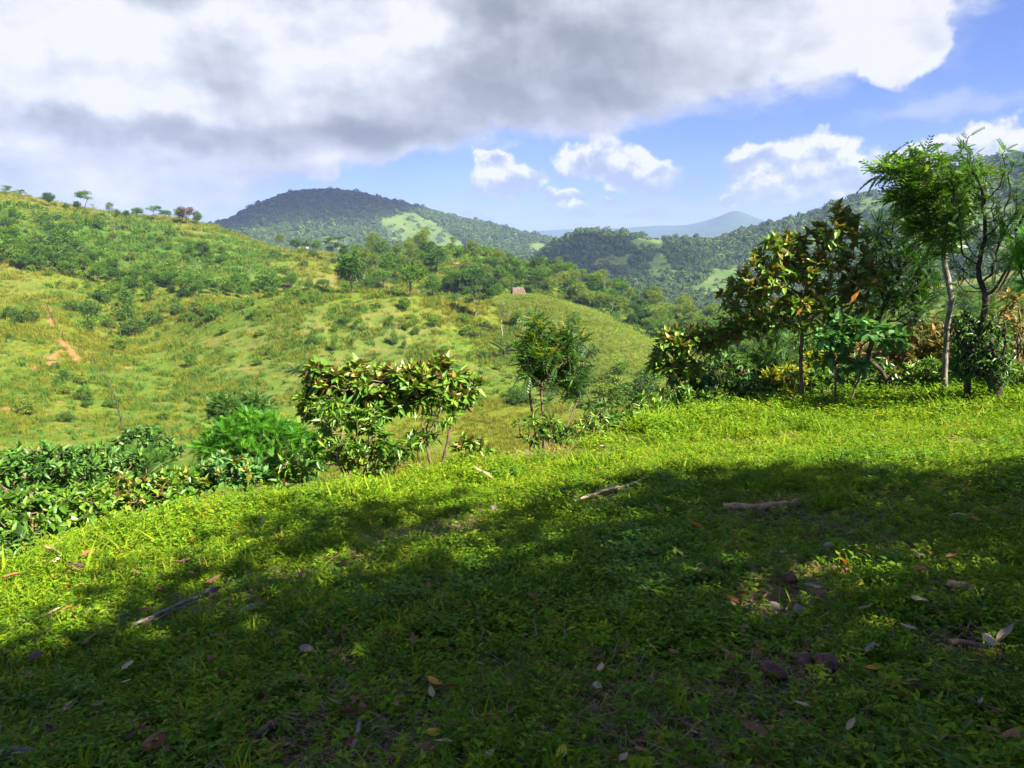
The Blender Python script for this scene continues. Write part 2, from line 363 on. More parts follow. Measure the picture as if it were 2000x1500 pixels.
#TERRAIN_BEGIN
# colour of the land, painted where each thing grows (albedo only)
def inpoly(x, y, poly):
    c = np.zeros(x.shape, bool); n = len(poly); j = n - 1
    for i in range(n):
        xi, yi = poly[i]; xj, yj = poly[j]
        k = ((yi > y) != (yj > y)) & (x < (xj - xi) * (y - yi) / (yj - yi + 1e-9) + xi)
        c ^= k; j = i
    return c
def land_masks(x, y, z):
    """forest, dry and soil cover of each point of the land"""
    r = np.hypot(x, y); P = np.stack([x, y, z], 1)
    px, py = to_pix(P)
    w = fbm(x, y, r.clip(60, 3000) * .05, 4, 61)            # breaks up every outline
    wx = px + 34 * w; wy = py + 24 * fbm(x, y, r.clip(60, 3000) * .05, 4, 71)
    far = r > 800
    forest = np.zeros(len(x)); light = np.zeros(len(x)); soil = np.zeros(len(x)); dry = np.zeros(len(x))
    forest[far] = 1
    A_ = (r > 1500) & (r < 3500) & (px < 1150)
    for poly in ([(740,430),(800,420),(870,450),(930,480),(860,500),(770,480)], [(1010,468),(1090,480),(1060,500),(1010,490)], [(640,465),(720,470),(700,490),(600,485)]):
        k = A_ & inpoly(wx, wy, poly); forest[k] = 0; light[k] = 1
    B_ = (r > 800) & (r < 2600) & (px > 1000)
    for poly in ([(1260,520),(1300,510),(1330,545),(1270,560)], [(1345,560),(1380,520),(1440,515),(1420,560),(1370,575)], [(1220,468),(1290,474),(1310,500),(1240,495)], [(1180,500),(1230,495),(1220,520),(1170,515)],
                 [(1640,410),(1760,370),(1800,400),(1700,430)], [(1850,400),(1990,380),(2050,450),(1850,440)], [(1560,470),(1660,455),(1640,480),(1560,490)], [(1950,470),(2040,440),(2060,520),(1960,500)]):
        k = B_ & inpoly(wx, wy, poly); forest[k] = 0; light[k] = 1
    k = (r > 1000) & (r < 2600) & inpoly(px + 5 * w, py + 5 * w, [(1785,455),(1800,455),(1802,478),(1784,475)]); soil[k] = 1; forest[k] = 0
    nr = (r > 70) & (r < 800)
    # dry brownish grass
    dryn = fbm(x, y, 45, 4, 81) + .5 * fbm(x, y, 7, 3, 83)
    dry = np.where(nr, smooth(dryn, -.1, .5) * .9, 0)
    # soil scars
    for poly in ([(100,655),(108,655),(138,684),(156,702),(152,711),(136,700),(124,682),(110,670)], [(65,715),(80,712),(82,724),(68,726)], [(88,710),(112,706),(116,716),(92,722)],
                 [(92,700),(104,690),(116,682),(119,686),(100,702)], [(884,512),(900,506),(916,508),(914,518),(890,521)], [(640,490),(680,489),(700,494),(650,500)], [(575,566),(586,566),(584,572),(574,572)],
                 [(88,580),(92,580),(103,640),(99,642),(90,600)]):
        k = nr & inpoly(px + 9 * w, py + 6 * fbm(x, y, 3, 3, 67), poly); soil[k] = 1
    k = nr & (fbm(x, y, 3.0, 3, 91) > .62) & (px < 260) & (py > 640); soil[k] = .6
    # lush green swales: under the left ridge
    lush = np.where(nr, smooth(fbm(x, y, 60, 3, 95) * 1.2, -.2, .5) * .55, 0)
    for poly in ([(-100,400),(200,430),(420,465),(540,490),(540,570),(400,575),(200,545),(120,500),(-100,440)], [(860,490),(960,490),(1060,520),(1060,580),(960,570),(900,520)]):
        c = sum(inpoly(wx + 34 * math.cos(a), wy + 14 * math.sin(a), poly) * 1.0 for a in np.arange(10) * .628) / 10 * nr
        lush = np.maximum(lush, .9 * c); dry = dry * (1 - .85 * c)
    return forest, light, soil, dry, lush

def sheet(name, az, r, label=None):
    A2, R2 = np.meshgrid(az, r, indexing='ij')
    x = (R2 * np.sin(A2)).ravel(); y = (R2 * np.cos(A2)).ravel(); z = height(x, y)
    na, nr = A2.shape
    i = (np.arange(na - 1)[:, None] * nr + np.arange(nr - 1)[None]).ravel()
    f = np.stack([i, i + 1, i + nr + 1, i + nr], 1)[:, ::-1]
    fo, li, so, dr, lu = land_masks(x, y, z)
    me = mesh(name, np.stack([x, y, z], 1), [f], smooth_=True,
              attrs={'forest': ('FLOAT', fo), 'light': ('FLOAT', li), 'soil': ('FLOAT', so), 'dry': ('FLOAT', dr), 'lush': ('FLOAT', lu)})
    return me
az_f = np.concatenate([np.linspace(-math.pi, -1.1, 40), np.linspace(-1.05, -.72, 40), np.linspace(-.7, .7, 640), np.linspace(.72, 1.05, 40), np.linspace(1.1, math.pi, 40)])
r_near = np.concatenate([[.02], np.exp(np.linspace(math.log(.3), math.log(40), 190))])
r_mid = np.exp(np.linspace(math.log(40), math.log(720), 460))
r_far = np.exp(np.linspace(math.log(720), math.log(11000), 260))
land_m, nt, b, k = mat('land', .95, .1)
geo = nt.nodes.new('ShaderNodeNewGeometry'); pos = geo.outputs['Position']
nA = k.noise(pos, .9, 6, .65); nB = k.noise(pos, .045, 5, .6); nC = k.noise(pos, .25, 5, .6)
grass = k.mix(k.ss(nA, .38, .62), (.075, .112, .009), (.185, .195, .018))
grass = k.mix(k.ss(nC, .4, .62, 0, .6), grass, (.120, .165, .011))
grass = k.mix(k.m('MULTIPLY', attr(nt, 'dry'), k.ss(k.noise(pos, .35, 6, .7), .36, .62)), grass, (.195, .150, .050))
grass = k.mix(k.m('MULTIPLY', attr(nt, 'lush'), k.ss(nC, .3, .6)), grass, (.045, .125, .016))
grass = k.mix(attr(nt, 'light'), grass, k.mix(k.ss(k.noise(pos, .02, 5, .6), .4, .6), (.075, .130, .025), (.120, .165, .035)))
grass = k.mix(attr(nt, 'forest'), grass, k.mix(k.ss(k.noise(pos, .05, 5, .6), .35, .65), (.025, .055, .014), (.055, .095, .018)))
grass = k.mix(k.m('MULTIPLY', attr(nt, 'soil'), k.ss(k.noise(pos, .6, 5, .7), .25, .5)), grass, (.36, .155, .075))
nt.links.new(grass, b.inputs['Base Color'])
bp = nt.nodes.new('ShaderNodeBump'); bp.inputs['Strength'].default_value = .6; bp.inputs['Distance'].default_value = .5
nt.links.new(k.noise(pos, 1.4, 6, .7), bp.inputs['Height']); nt.links.new(bp.outputs[0], b.inputs['Normal'])
for nm, rr in (('hills', r_mid), ('mountains', r_far)):
    me = sheet(nm, az_f, rr); me.materials.append(land_m)
    tag(link(nm, me), kind='structure')
soil_m, nt, b, k = mat('knoll_soil', .95, .1)
geo = nt.nodes.new('ShaderNodeNewGeometry'); pos = geo.outputs['Position']
c1 = k.mix(k.ss(k.noise(pos, 9, 6, .7), .35, .65), (.070, .048, .028), (.150, .100, .060))
c1 = k.mix(k.ss(k.noise(pos, 3, 6, .7), .4, .6), c1, (.050, .085, .012))
c1 = k.mix(k.ss(k.noise(pos, .8, 5, .7), .60, .70), c1, (.130, .075, .040))
nt.links.new(c1, b.inputs['Base Color'])
bp = nt.nodes.new('ShaderNodeBump'); bp.inputs['Strength'].default_value = .8; bp.inputs['Distance'].default_value = .03
nt.links.new(k.noise(pos, 30, 6, .7), bp.inputs['Height']); nt.links.new(bp.outputs[0], b.inputs['Normal'])
me = sheet('ground', az_f, r_near); me.materials.append(soil_m)
tag(link('ground', me), kind='structure')
#PLANTS_BEGIN
# ------------------------------------------------------------------ leaves
def leafmat(name, stops, under=None, trans=.3, rough=.5, spec=None, obj=False):
    spec = (.08 if obj else .3) if spec is None else spec
    m = bpy.data.materials.new(name); m.use_nodes = True; nt = m.node_tree
    b = nt.nodes['Principled BSDF']; k = N(nt)
    b.inputs['Roughness'].default_value = rough; b.inputs['Specular IOR Level'].default_value = spec
    f = attr(nt, 'rnd')
    if obj:
        oi = nt.nodes.new('ShaderNodeObjectInfo')
        f = k.m('ADD', k.m('MULTIPLY', f, .65), k.m('MULTIPLY', oi.outputs['Random'], .35))
    r = nt.nodes.new('ShaderNodeValToRGB'); nt.links.new(f, r.inputs[0]); e = r.color_ramp.elements
    e[0].position = stops[0][0]; e[0].color = stops[0][1] + (1,)
    e[1].position = stops[-1][0]; e[1].color = stops[-1][1] + (1,)
    for p_, c_ in stops[1:-1]:
        x_ = e.new(p_); x_.color = c_ + (1,)
    col = r.outputs[0]
    if under:
        g = nt.nodes.new('ShaderNodeNewGeometry')
        col = k.mix(g.outputs['Backfacing'], col, under)
    nt.links.new(col, b.inputs['Base Color'])
    if trans > 0:
        t = nt.nodes.new('ShaderNodeBsdfTranslucent')
        nt.links.new(k.mix(1.0, r.outputs[0], (1.15, 1.25, .55), 'MULTIPLY'), t.inputs[0])
        mx = nt.nodes.new('ShaderNodeMixShader'); mx.inputs[0].default_value = trans
        nt.links.new(b.outputs[0], mx.inputs[1]); nt.links.new(t.outputs[0], mx.inputs[2])
        nt.links.new(mx.outputs[0], nt.nodes['Material Output'].inputs[0])
    return m
def tri(*a): return np.array(a, int)
def T_broad(w=.42, fold=.10, droop=.18):
    ys = [0, .3, .65, 1.0]; zc = [0, .03, -.02 - droop * .4, -droop]
    V = [(0, ys[0], zc[0]), (0, ys[1], zc[1]), (0, ys[2], zc[2]), (0, ys[3], zc[3]),
         (-w / 2, ys[1] + .03, zc[1] + fold), (w / 2, ys[1] + .03, zc[1] + fold), (-w * .42, ys[2], zc[2] + fold * .8), (w * .42, ys[2], zc[2] + fold * .8)]
    Fc = tri((0, 5, 1), (0, 1, 4), (1, 5, 7), (1, 7, 2), (1, 2, 6), (1, 6, 4), (2, 7, 3), (2, 3, 6))
    return np.array(V, float), Fc
def T_quad(w=.6, bend=.15):
    V = [(0, 0, 0), (w / 2, .45, bend), (0, 1, 0), (-w / 2, .5, bend * .6)]
    return np.array(V, float), tri((0, 1, 2), (0, 2, 3))
def T_pinnate(n=7, ll=.32, lw=.10, droop=.5, leafdroop=.25):
    V = []; Fc = []
    def rach(t): return np.array([0, t, -droop * t * t])
    for i in range(n):
        t = .18 + .82 * i / (n - 1); c = rach(t); l = ll * (1 - .45 * abs(t - .55))
        for s in (-1, 1):
            d = np.array([s * .85, .45, -leafdroop]); d /= np.linalg.norm(d); sd_ = np.array([-.4 * s, .8, 0]) * lw
            b0 = len(V); V += [c, c + d * l * .45 + sd_ * .6, c + d * l, c + d * l * .5 - sd_ * .6]
            Fc += [(b0, b0 + 1, b0 + 2), (b0, b0 + 2, b0 + 3)]
    b0 = len(V); V += [np.array([.008, 0, 0]), np.array([-.008, 0, 0]), rach(.5), rach(1.0)]
    Fc += [(b0, b0 + 2, b0 + 1), (b0 + 2, b0 + 3, b0)]
    return np.array(V, float), np.array(Fc, int)
def T_blade(w=.05, bend=.35):
    V = [(-w / 2, 0, 0), (w / 2, 0, 0), (-w * .4, .5, -bend * .25), (w * .4, .5, -bend * .25), (0, 1, -bend)]
    return np.array(V, float), tri((0, 1, 3), (0, 3, 2), (2, 3, 4))
def unit(v): return v / np.maximum(np.linalg.norm(v, axis=-1, keepdims=True), 1e-9)
def scatter(tm, pos, dr, up, sc, rnd):
    V, Fc = tm; n = len(pos)
    y = unit(dr); x = unit(np.cross(y, up)); z = np.cross(x, y)
    sc = np.broadcast_to(np.asarray(sc, float), (n,))
    P = pos[:, None] + sc[:, None, None] * (V[None, :, 0, None] * x[:, None] + V[None, :, 1, None] * y[:, None] + V[None, :, 2, None] * z[:, None])
    F_ = (Fc[None] + (np.arange(n) * len(V))[:, None, None]).reshape(-1, 3)
    return P.reshape(-1, 3), F_, np.repeat(rnd, len(V))
def join(parts):
    V = []; Fs = []; R = []; MI = []; o = 0
    for i, p in enumerate(parts):
        V.append(p[0]); Fs.append(p[1] + o); R.append(p[2]); o += len(p[0])
        MI.append(np.full(len(p[1]), p[3] if len(p) > 3 else 0))
    return np.concatenate(V), np.concatenate(Fs), np.concatenate(R), np.concatenate(MI)
def leafmesh(name, parts, mats):
    V, Fc, R, MI = join(parts)
    return mesh(name, V, [Fc], mats, MI, attrs={'rnd': ('FLOAT', R)})
# ------------------------------------------------------------------ branching
def grow(starts, env, step, infl, kill, rng, jitter=.12, maxn=2500):
    """starts: list of (point, direction, length of bare stem); env: points the crown must reach"""
    P = []; par = []
    for (b0, d0, ln) in starts:
        p = np.array(b0, float); d0 = np.array(d0, float); d0 /= np.linalg.norm(d0); prev = -1
        for i in range(int(ln / step) + 2):
            P.append(p.copy()); par.append(prev); prev = len(P) - 1
            d0 = d0 + rng.normal(0, jitter * .5, 3); d0 /= np.linalg.norm(d0); p = p + d0 * step
    env = np.array(env); alive = np.ones(len(env), bool)
    PP = np.array(P)
    D = np.linalg.norm(env[:, None] - PP[None], axis=2); near = D.argmin(1); nd = D.min(1)
    for it in range(160):
        act = alive & (nd < infl)
        if not act.any():
            if not alive.any(): break
            # reach toward the closest point of the crown
            i = np.nonzero(alive)[0][nd[alive].argmin()]; act = np.zeros_like(alive); act[i] = True
        ds = unit(env[act] - np.array(P)[near[act]]); src = near[act]; new = []
        for s_ in np.unique(src):
            d = ds[src == s_].sum(0); d = unit(d + rng.normal(0, jitter, 3) * max(1, np.linalg.norm(d)))
            new.append((s_, np.array(P[s_]) + d * step))
        for s_, p in new: P.append(p); par.append(s_)
        NP = np.array([p for _, p in new]); D = np.linalg.norm(env[:, None] - NP[None], axis=2)
        m_ = D.min(1); k = m_ < nd
        near[k] = len(P) - len(new) + D.argmin(1)[k]; nd = np.minimum(nd, m_)
        alive &= nd > kill
        if len(P) > maxn: break
    return np.array(P), np.array(par)
def branches(P, par, rt, rbase, exp_=.5, sides=6):
    n = len(P); cnt = np.zeros(n); ch = np.bincount(par[par >= 0], minlength=n)
    depth = np.zeros(n, int)
    for i in range(n - 1, -1, -1):
        if ch[i] == 0: cnt[i] += 1
        if par[i] >= 0: cnt[par[i]] += cnt[i]; depth[par[i]] = max(depth[par[i]], depth[i] + 1)
    R = rt * cnt ** exp_; R = rt + (R - rt) * (rbase - rt) / max(R.max() - rt, 1e-6)
    ed = np.nonzero(par >= 0)[0]; a = P[par[ed]]; b_ = P[ed]; ra = R[par[ed]]; rb = R[ed]
    ra = np.minimum(ra, rb * 1.5)
    d = unit(b_ - a); ref = np.where(np.abs(d[:, 2:3]) > .9, np.array([[1., 0, 0]]), np.array([[0, 0, 1.]]))
    x = unit(np.cross(d, ref)); y = np.cross(d, x)
    th = np.arange(sides) / sides * 2 * math.pi
    ring = np.cos(th)[None, :, None] * x[:, None] + np.sin(th)[None, :, None] * y[:, None]
    A_ = a[:, None] + ring * ra[:, None, None] - (d * ra[:, None] * .3)[:, None]; B_ = b_[:, None] + ring * rb[:, None, None] + (d * rb[:, None] * .3)[:, None]
    V = np.concatenate([A_, B_], 1).reshape(-1, 3); o = (np.arange(len(ed)) * 2 * sides)[:, None]
    k = np.arange(sides); k2 = (k + 1) % sides
    Fq = np.stack([o + k, o + k2, o + k2 + sides, o + k + sides], 2).reshape(-1, 4)
    return V, Fq, R, depth
def ellpoints(ells, n, rng):
    """points through a set of ellipsoids (centre, radii), denser toward the outside"""
    vol = np.array([e[1][0] * e[1][1] * e[1][2] for e in ells]) ** .8; out = []
    for e, k in zip(ells, np.maximum(4, (vol / vol.sum() * n)).astype(int)):
        d = unit(rng.normal(0, 1, (k, 3))); r = rng.uniform(.15, 1, k) ** .45
        out.append(np.array(e[0]) + d * r[:, None] * np.array(e[1]))
    return np.concatenate(out)
def twig_leaves(P, par, depth, tm, rng, size, maxdepth=2, per_tip=7, per_node=3, up_bias=.35, spread=1.0, rnd_top=False, tipmat=None):
    pos = []; dr = []; rn = []; tip = []
    bd = np.zeros_like(P); k = par >= 0; bd[k] = unit(P[k] - P[par[k]])
    zlo, zhi = P[:, 2].min(), P[:, 2].max()
    for i in np.nonzero((depth <= maxdepth) & k)[0]:
        n = per_tip if depth[i] == 0 else per_node
        if n <= 0: continue
        n = max(1, int(rng.poisson(n))) if n > 1 else (1 if rng.random() < n else 0)
        ph = rng.uniform(0, 6.28) + np.arange(n) * 2.4
        ref = np.array([.3, .2, 1.]); x = unit(np.cross(bd[i], ref)); y = np.cross(bd[i], x)
        rad = np.cos(ph)[:, None] * x + np.sin(ph)[:, None] * y
        t = rng.uniform(0, 1, n)[:, None]
        d = bd[i] * rng.uniform(.1, .9, (n, 1)) + rad * spread + np.array([0, 0, up_bias]) + rng.normal(0, .2, (n, 3))
        p = P[i] * (1 - t * (depth[i] > 0)) + P[par[i]] * t * (depth[i] > 0)
        pos.append(p); dr.append(d); rn.append(rng.uniform(0, 1, n)); tip.append(np.full(n, depth[i] == 0))
    pos = np.concatenate(pos); dr = unit(np.concatenate(dr)); rn = np.concatenate(rn)
    up = np.array([0, 0, 1.]) + rng.normal(0, .35, pos.shape)
    sc = size * rng.uniform(.6, 1.15, len(pos))
    return scatter(tm, pos, dr, up, sc, rn)
# bark
def barkmat(name, c1, c2, scale=12):
    m, nt, b, k = mat(name, .9, .15); tcn = nt.nodes.new('ShaderNodeTexCoord')
    v = k.vm('MULTIPLY', tcn.outputs['Object'], (1, 1, .35)); n = k.noise(v, scale, 6, .7)
    nt.links.new(k.mix(k.ss(n, .35, .65), c1, c2), b.inputs['Base Color'])
    bp = nt.nodes.new('ShaderNodeBump'); bp.inputs['Strength'].default_value = .6; bp.inputs['Distance'].default_value = .01
    nt.links.new(n, bp.inputs['Height']); nt.links.new(bp.outputs[0], b.inputs['Normal'])
    return m
bark_pale = barkmat('pale_bark', (.16, .13, .10), (.42, .38, .31))
bark_grey = barkmat('grey_bark', (.10, .08, .06), (.30, .26, .21))
bark_brown = barkmat('brown_bark', (.10, .065, .04), (.24, .16, .10))
bark_dark = barkmat('dark_bark', (.03, .024, .018), (.09, .07, .05))
L_main = leafmat('leaf_green_rusty_under', [(0, (.08, .18, .016)), (.6, (.16, .31, .024)), (.88, (.25, .35, .03)), (.94, (.24, .15, .04)), (1, (.30, .19, .06))], under=(.20, .115, .035), trans=.25, rough=.42, spec=.45)
L_mainsun = leafmat('leaf_olive_bronze', [(0, (.14, .25, .02)), (.4, (.28, .32, .03)), (.6, (.40, .28, .06)), (1, (.56, .40, .14))], under=(.38, .23, .07), trans=.25, rough=.5)
L_bright = leafmat('leaf_bright_green', [(0, (.05, .14, .010)), (.5, (.11, .25, .015)), (.9, (.22, .34, .03)), (1, (.38, .44, .06))], under=(.13, .21, .04), trans=.35, rough=.38, spec=.5)
L_yellow = leafmat('leaf_yellow_green', [(0, (.10, .17, .015)), (.5, (.24, .28, .015)), (1, (.50, .42, .02))], trans=.4, rough=.45)
L_dark = leafmat('leaf_dark_green', [(0, (.04, .12, .014)), (.6, (.085, .21, .022)), (1, (.17, .30, .035))], under=(.05, .10, .03), trans=.28, rough=.42, spec=.45)
L_fine = leafmat('leaf_fine_green', [(0, (.045, .12, .018)), (.6, (.09, .20, .03)), (1, (.17, .27, .05))], trans=.35, rough=.5)
L_rust = leafmat('leaf_rust_red', [(0, (.09, .17, .02)), (.45, (.18, .20, .04)), (.6, (.34, .18, .07)), (1, (.50, .32, .16))], under=(.26, .15, .06), trans=.3, rough=.55)
L_big = leafmat('leaf_broad_blue_green', [(0, (.06, .17, .03)), (1, (.15, .32, .08))], under=(.09, .14, .05), trans=.3, rough=.45)
L_feather = leafmat('leaf_feathery_vivid_green', [(0, (.04, .16, .012)), (.5, (.09, .29, .015)), (1, (.18, .40, .02))], trans=.4, rough=.5)

def put_stems(name, V, Fq, par, bark, root, coll=None):
    rootof = np.arange(len(par))
    for i in range(len(par)):
        if par[i] >= 0: rootof[i] = rootof[par[i]]
    ed = np.nonzero(par >= 0)[0]; nf = len(Fq) // len(ed); nv = len(V) // len(ed); rs = np.unique(rootof[ed])
    for r_ in rs:
        k = rootof[ed] == r_
        if k.sum() < 3: continue
        idx = np.cumsum(k) - 1; sh = ((idx - np.arange(len(ed))) * nv)
        Fk = (Fq.reshape(len(ed), nf, 4) + sh[:, None, None])[k].reshape(-1, 4); Vk = V.reshape(len(ed), nv, 3)[k].reshape(-1, 3)
        link('trunk' if len(rs) == 1 else 'stem', mesh(name + '_wood', Vk, [Fk], [bark], smooth_=True), root)
def plant(name, label, cat, base, ells, tm, size, mats, r, seed, depth=.8, bark=bark_brown, step=None, dens=1.0, rbase=.05, rtip=.006, per_tip=7, per_node=3,
          maxdepth=2, up_bias=.35, stems=1, bare=.5, lean=None, group=None, tip=None, jitter=.14, spread=1.0, exp_=.5, drop=0.0):
    """a shrub or tree at distance r whose crown fills the ellipses seen in the photograph"""
    rng = np.random.default_rng(seed)
    if r < 25:
        az0 = pix(base[0], base[1])[0]; kf = float(lip(az0) / lip_nominal(az0)); kf = min(kf, 1.0); r *= kf; size *= .5 + .5 * kf
    b0 = W(base[0], base[1], r); b0[2] = float(height(b0[0], b0[1])) - .03
    E = []
    for e in ells:
        rr = r + (e[4] if len(e) > 4 else 0.0)
        c = W(e[0], e[1], rr); k = rr / F * 1.05
        E.append((c - b0, (e[2] * k, (e[2] + e[3]) * .5 * k * depth, e[3] * k)))
    vol = sum(a[1][0] * a[1][1] * a[1][2] for a in E)
    step = step or max(.045, vol ** (1 / 3) * .078)
    n = int(np.clip(vol / step ** 3 * .17 * dens, 40, 2200))
    env = ellpoints(E, n, rng)
    cen = sum(e[0] for e in E) / len(E)
    gz = height(env[:, 0] + b0[0], env[:, 1] + b0[1]) - b0[2]
    low = env[:, 2] < gz + .05; env[low, 2] = gz[low] + rng.uniform(.06, .35, low.sum())
    starts = []
    for s in range(stems):
        a = 6.28 * s / stems + rng.uniform(0, .5); off = np.array([math.cos(a), math.sin(a), 0]) * (.12 if stems > 1 else 0) * max(1, cen[2] * .5)
        d = np.array(lean, float) if lean else cen / np.linalg.norm(cen)
        d = d + np.array([math.cos(a), math.sin(a), 0]) * (.25 if stems > 1 else 0) + np.array([0, 0, .5])
        starts.append((off, d, bare * max(.1, cen[2]) * rng.uniform(.8, 1.1)))
    P, par = grow(starts, env, step, step * 9, step * 1.25, rng, jitter, 3500)
    V, Fq, R, dp = branches(P, par, rtip, rbase, exp_)
    root = empty(name, tuple(b0))
    put_stems(name, V, Fq, par, bark, root)
    parts = [twig_leaves(P, par, dp, tm, rng, size, maxdepth, per_tip, per_node, up_bias, spread)]
    if tip:                                      # new growth at the sunny twig ends has another colour
        tm2, n2_, frac, zlim = tip
        k = (dp == 0) & (P[:, 2] > np.quantile(P[dp == 0, 2], zlim)) & (rng.random(len(P)) < frac)
        dd2 = np.where(k, 0, 9)
        if k.sum() > 0:
            q_ = twig_leaves(P, par, dd2, tm2, rng, size * .85, 0, n2_, 0, .8, .7); parts.append(q_ + (1,))
    me = leafmesh(name + '_crown', parts, mats); link('crown', me, root)
    tag(root, label, cat, group)
    return root
Bd = T_broad(.44, .10, .2); Bn = T_broad(.26, .07, .28); Bw = T_broad(.55, .08, .25)
Pc_ = T_pinnate(6, .36, .11, .55, .45); Pf = T_pinnate(11, .22, .07, .2, .05)

# ---- the plants along the rim of the knoll
plant('broadleaf_shrub', 'wide spreading shrub with large rusty backed leaves, above the glossy bushes at the rim centre', 'shrub', (838, 900),
      [(680, 758, 80, 34), (800, 748, 90, 34), (885, 765, 40, 38), (634, 790, 46, 44), (750, 785, 80, 28), (858, 712, 26, 16), (615, 722, 24, 12), (700, 722, 30, 12), (918, 750, 22, 16)],
      Bd, .185, [L_main, L_mainsun], 12.2, 11, dens=1.8, rbase=.02, per_tip=11, per_node=5, stems=3, bare=.5, tip=(Bd, 6, .6, .4), bark=bark_brown)
plant('glossy_shrub', 'dense glossy bright green bush under the wide rusty leaved shrub', 'shrub', (680, 932),
      [(690, 855, 78, 42), (635, 885, 38, 36), (740, 885, 44, 34), (650, 805, 46, 28), (720, 815, 36, 22), (700, 910, 60, 22)],
      Bn, .16, [L_bright], 11.3, 12, dens=2.0, rbase=.025, per_tip=11, per_node=5, stems=3, bare=.3)
plant('glossy_sapling', 'slim lance leaved green sapling right beside the dense glossy bush', 'sapling', (838, 893),
      [(850, 800, 40, 48), (825, 855, 34, 28), (868, 770, 22, 26)], Bn, .15, [L_bright], 12.0, 13, dens=1.5, rbase=.018, per_tip=8, per_node=4, bare=.3)
plant('low_shrub', 'low bright yellow green bush at the foot of the dense glossy bush', 'shrub', (775, 915),
      [(780, 885, 45, 28), (760, 900, 25, 18), (715, 905, 20, 18)], Bn, .17, [L_bright], 11.4, 14, rbase=.015, per_tip=8, per_node=4, bare=.1)
plant('young_tree', 'slender multi stemmed young tree with a yellow green top, alone at the rim', 'tree', (1072, 862),
      [(1060, 715, 52, 48), (1112, 725, 36, 38), (1045, 650, 22, 40), (1095, 670, 34, 26), (1125, 660, 20, 24), (1035, 690, 25, 30), (1120, 760, 25, 18)],
      Pc_, .19, [L_dark, L_yellow], 14.0, 15, dens=2.0, rbase=.020, per_tip=7, per_node=3, stems=5, bare=.75, tip=(T_pinnate(5, .36, .12, .3, .2), 4, .9, .55), jitter=.1, bark=bark_brown)
plant('low_shrub', 'round bright green bush at the foot of the multi stemmed young tree', 'shrub', (1035, 876),
      [(1035, 842, 42, 34), (1060, 830, 30, 25)], Bn, .17, [L_bright, L_yellow], 13.4, 16, rbase=.015, per_tip=8, per_node=4, bare=.1, tip=(Bn, 4, .3, .6))
for i, (px_, py_, rx_, ry_, r_, m_, lb) in enumerate([
    (1150, 838, 45, 26, 14.4, L_main, 'low dark bush just right of the multi stemmed young tree'),
    (1215, 828, 40, 22, 14.9, L_bright, 'low light green bush between the young tree and the leaning rusty shrub'),
    (1320, 790, 45, 40, 16.6, L_bright, 'leafy pale green bush at the foot of the leaning rusty shrub'),
    (1390, 790, 26, 34, 16.4, L_bright, 'upright bright green bush just left of the big bronze leaved tree'),
    (1095, 850, 26, 22, 14.0, L_dark, 'small dark bush hiding the stems of the multi stemmed young tree'),
    (925, 880, 38, 26, 13.0, L_main, 'sparse reddish green bush on the rim between sapling and young tree'),
    (575, 925, 36, 30, 11.2, L_bright, 'small upright light green bush left of the dense glossy bush'),
    (1540, 745, 60, 28, 18.5, L_yellow, 'low yellow green bush behind the trunk of the big bronze leaved tree'),
    (1470, 760, 40, 24, 17.8, L_dark, 'low dark bush left of the trunk of the big bronze leaved tree'),
    (1610, 745, 45, 22, 18.6, L_bright, 'low green bush behind the short dark stump'),
    (1700, 735, 55, 30, 19.4, L_dark, 'dark green bush behind the dark trunked feathery tree'),
    (1770, 740, 40, 22, 19.0, L_main, 'reddish green low bush left of the pale straight trunk'),
    (1690, 700, 60, 28, 21.0, L_rust, 'rust tipped bush behind the big blue green leaves'),
    (1600, 715, 50, 25, 20.5, L_yellow, 'yellowish bush in the gap under the big bronze leaved tree'),
    (1265, 800, 44, 30, 16.0, L_bright, 'leafy light bush left of the foot of the leaning rusty shrub'),
    (1350, 745, 44, 40, 18.4, L_fine, 'fine leaved bush behind the leaning rusty shrub'),
    (1420, 735, 50, 50, 19.2, L_dark, 'dark leafy thicket right behind the leaning rusty shrub'),
    (1500, 735, 50, 40, 19.8, L_fine, 'grey green thicket behind the trunk of the big bronze leaved tree'),
    (1660, 745, 50, 30, 18.9, L_bright, 'green leafy bush behind the foot of the large leaved sapling'),
    (1750, 715, 60, 40, 21.2, L_dark, 'dark tall bush behind the dark trunked feathery tree'),
    (1830, 735, 50, 30, 19.6, L_bright, 'green bush behind the foot of the pale straight trunk'),
    (1900, 720, 44, 46, 19.2, L_dark, 'dark bush behind the vine covered stump'),
    (1985, 735, 44, 30, 18.2, L_bright, 'green bush at the right border under the reddish twiggy bush'),
    (1580, 690, 60, 40, 22.0, L_fine, 'pale feathery bush seen between the stems of the big bronze leaved tree'),
    (1175, 815, 40, 34, 15.3, L_fine, 'grey green feathery bush on the rim right of the young tree')]):
    plant('low_shrub', lb, 'shrub', (px_, py_ + ry_), [(px_, py_, rx_, ry_), (px_ + rx_ * .5, py_ + ry_ * .3, rx_ * .5, ry_ * .6)], Bd if i % 2 else Bn, .15, [m_], r_, 30 + i,
          rbase=.015, per_tip=9, per_node=4, bare=.15, stems=2, depth=1.0)
plant('leaning_shrub', 'leaning small tree with rusty broad leaves left of the big bronze leaved tree', 'tree', (1285, 800),
      [(1335, 668, 55, 26), (1300, 705, 36, 36), (1385, 665, 34, 28), (1345, 715, 30, 24), (1420, 655, 30, 18)], Bd, .22, [L_main, L_mainsun], 17.0, 50, dens=1.0, rbase=.028,
      per_tip=7, per_node=2, stems=2, bare=.5, tip=(Bd, 5, .6, .4))
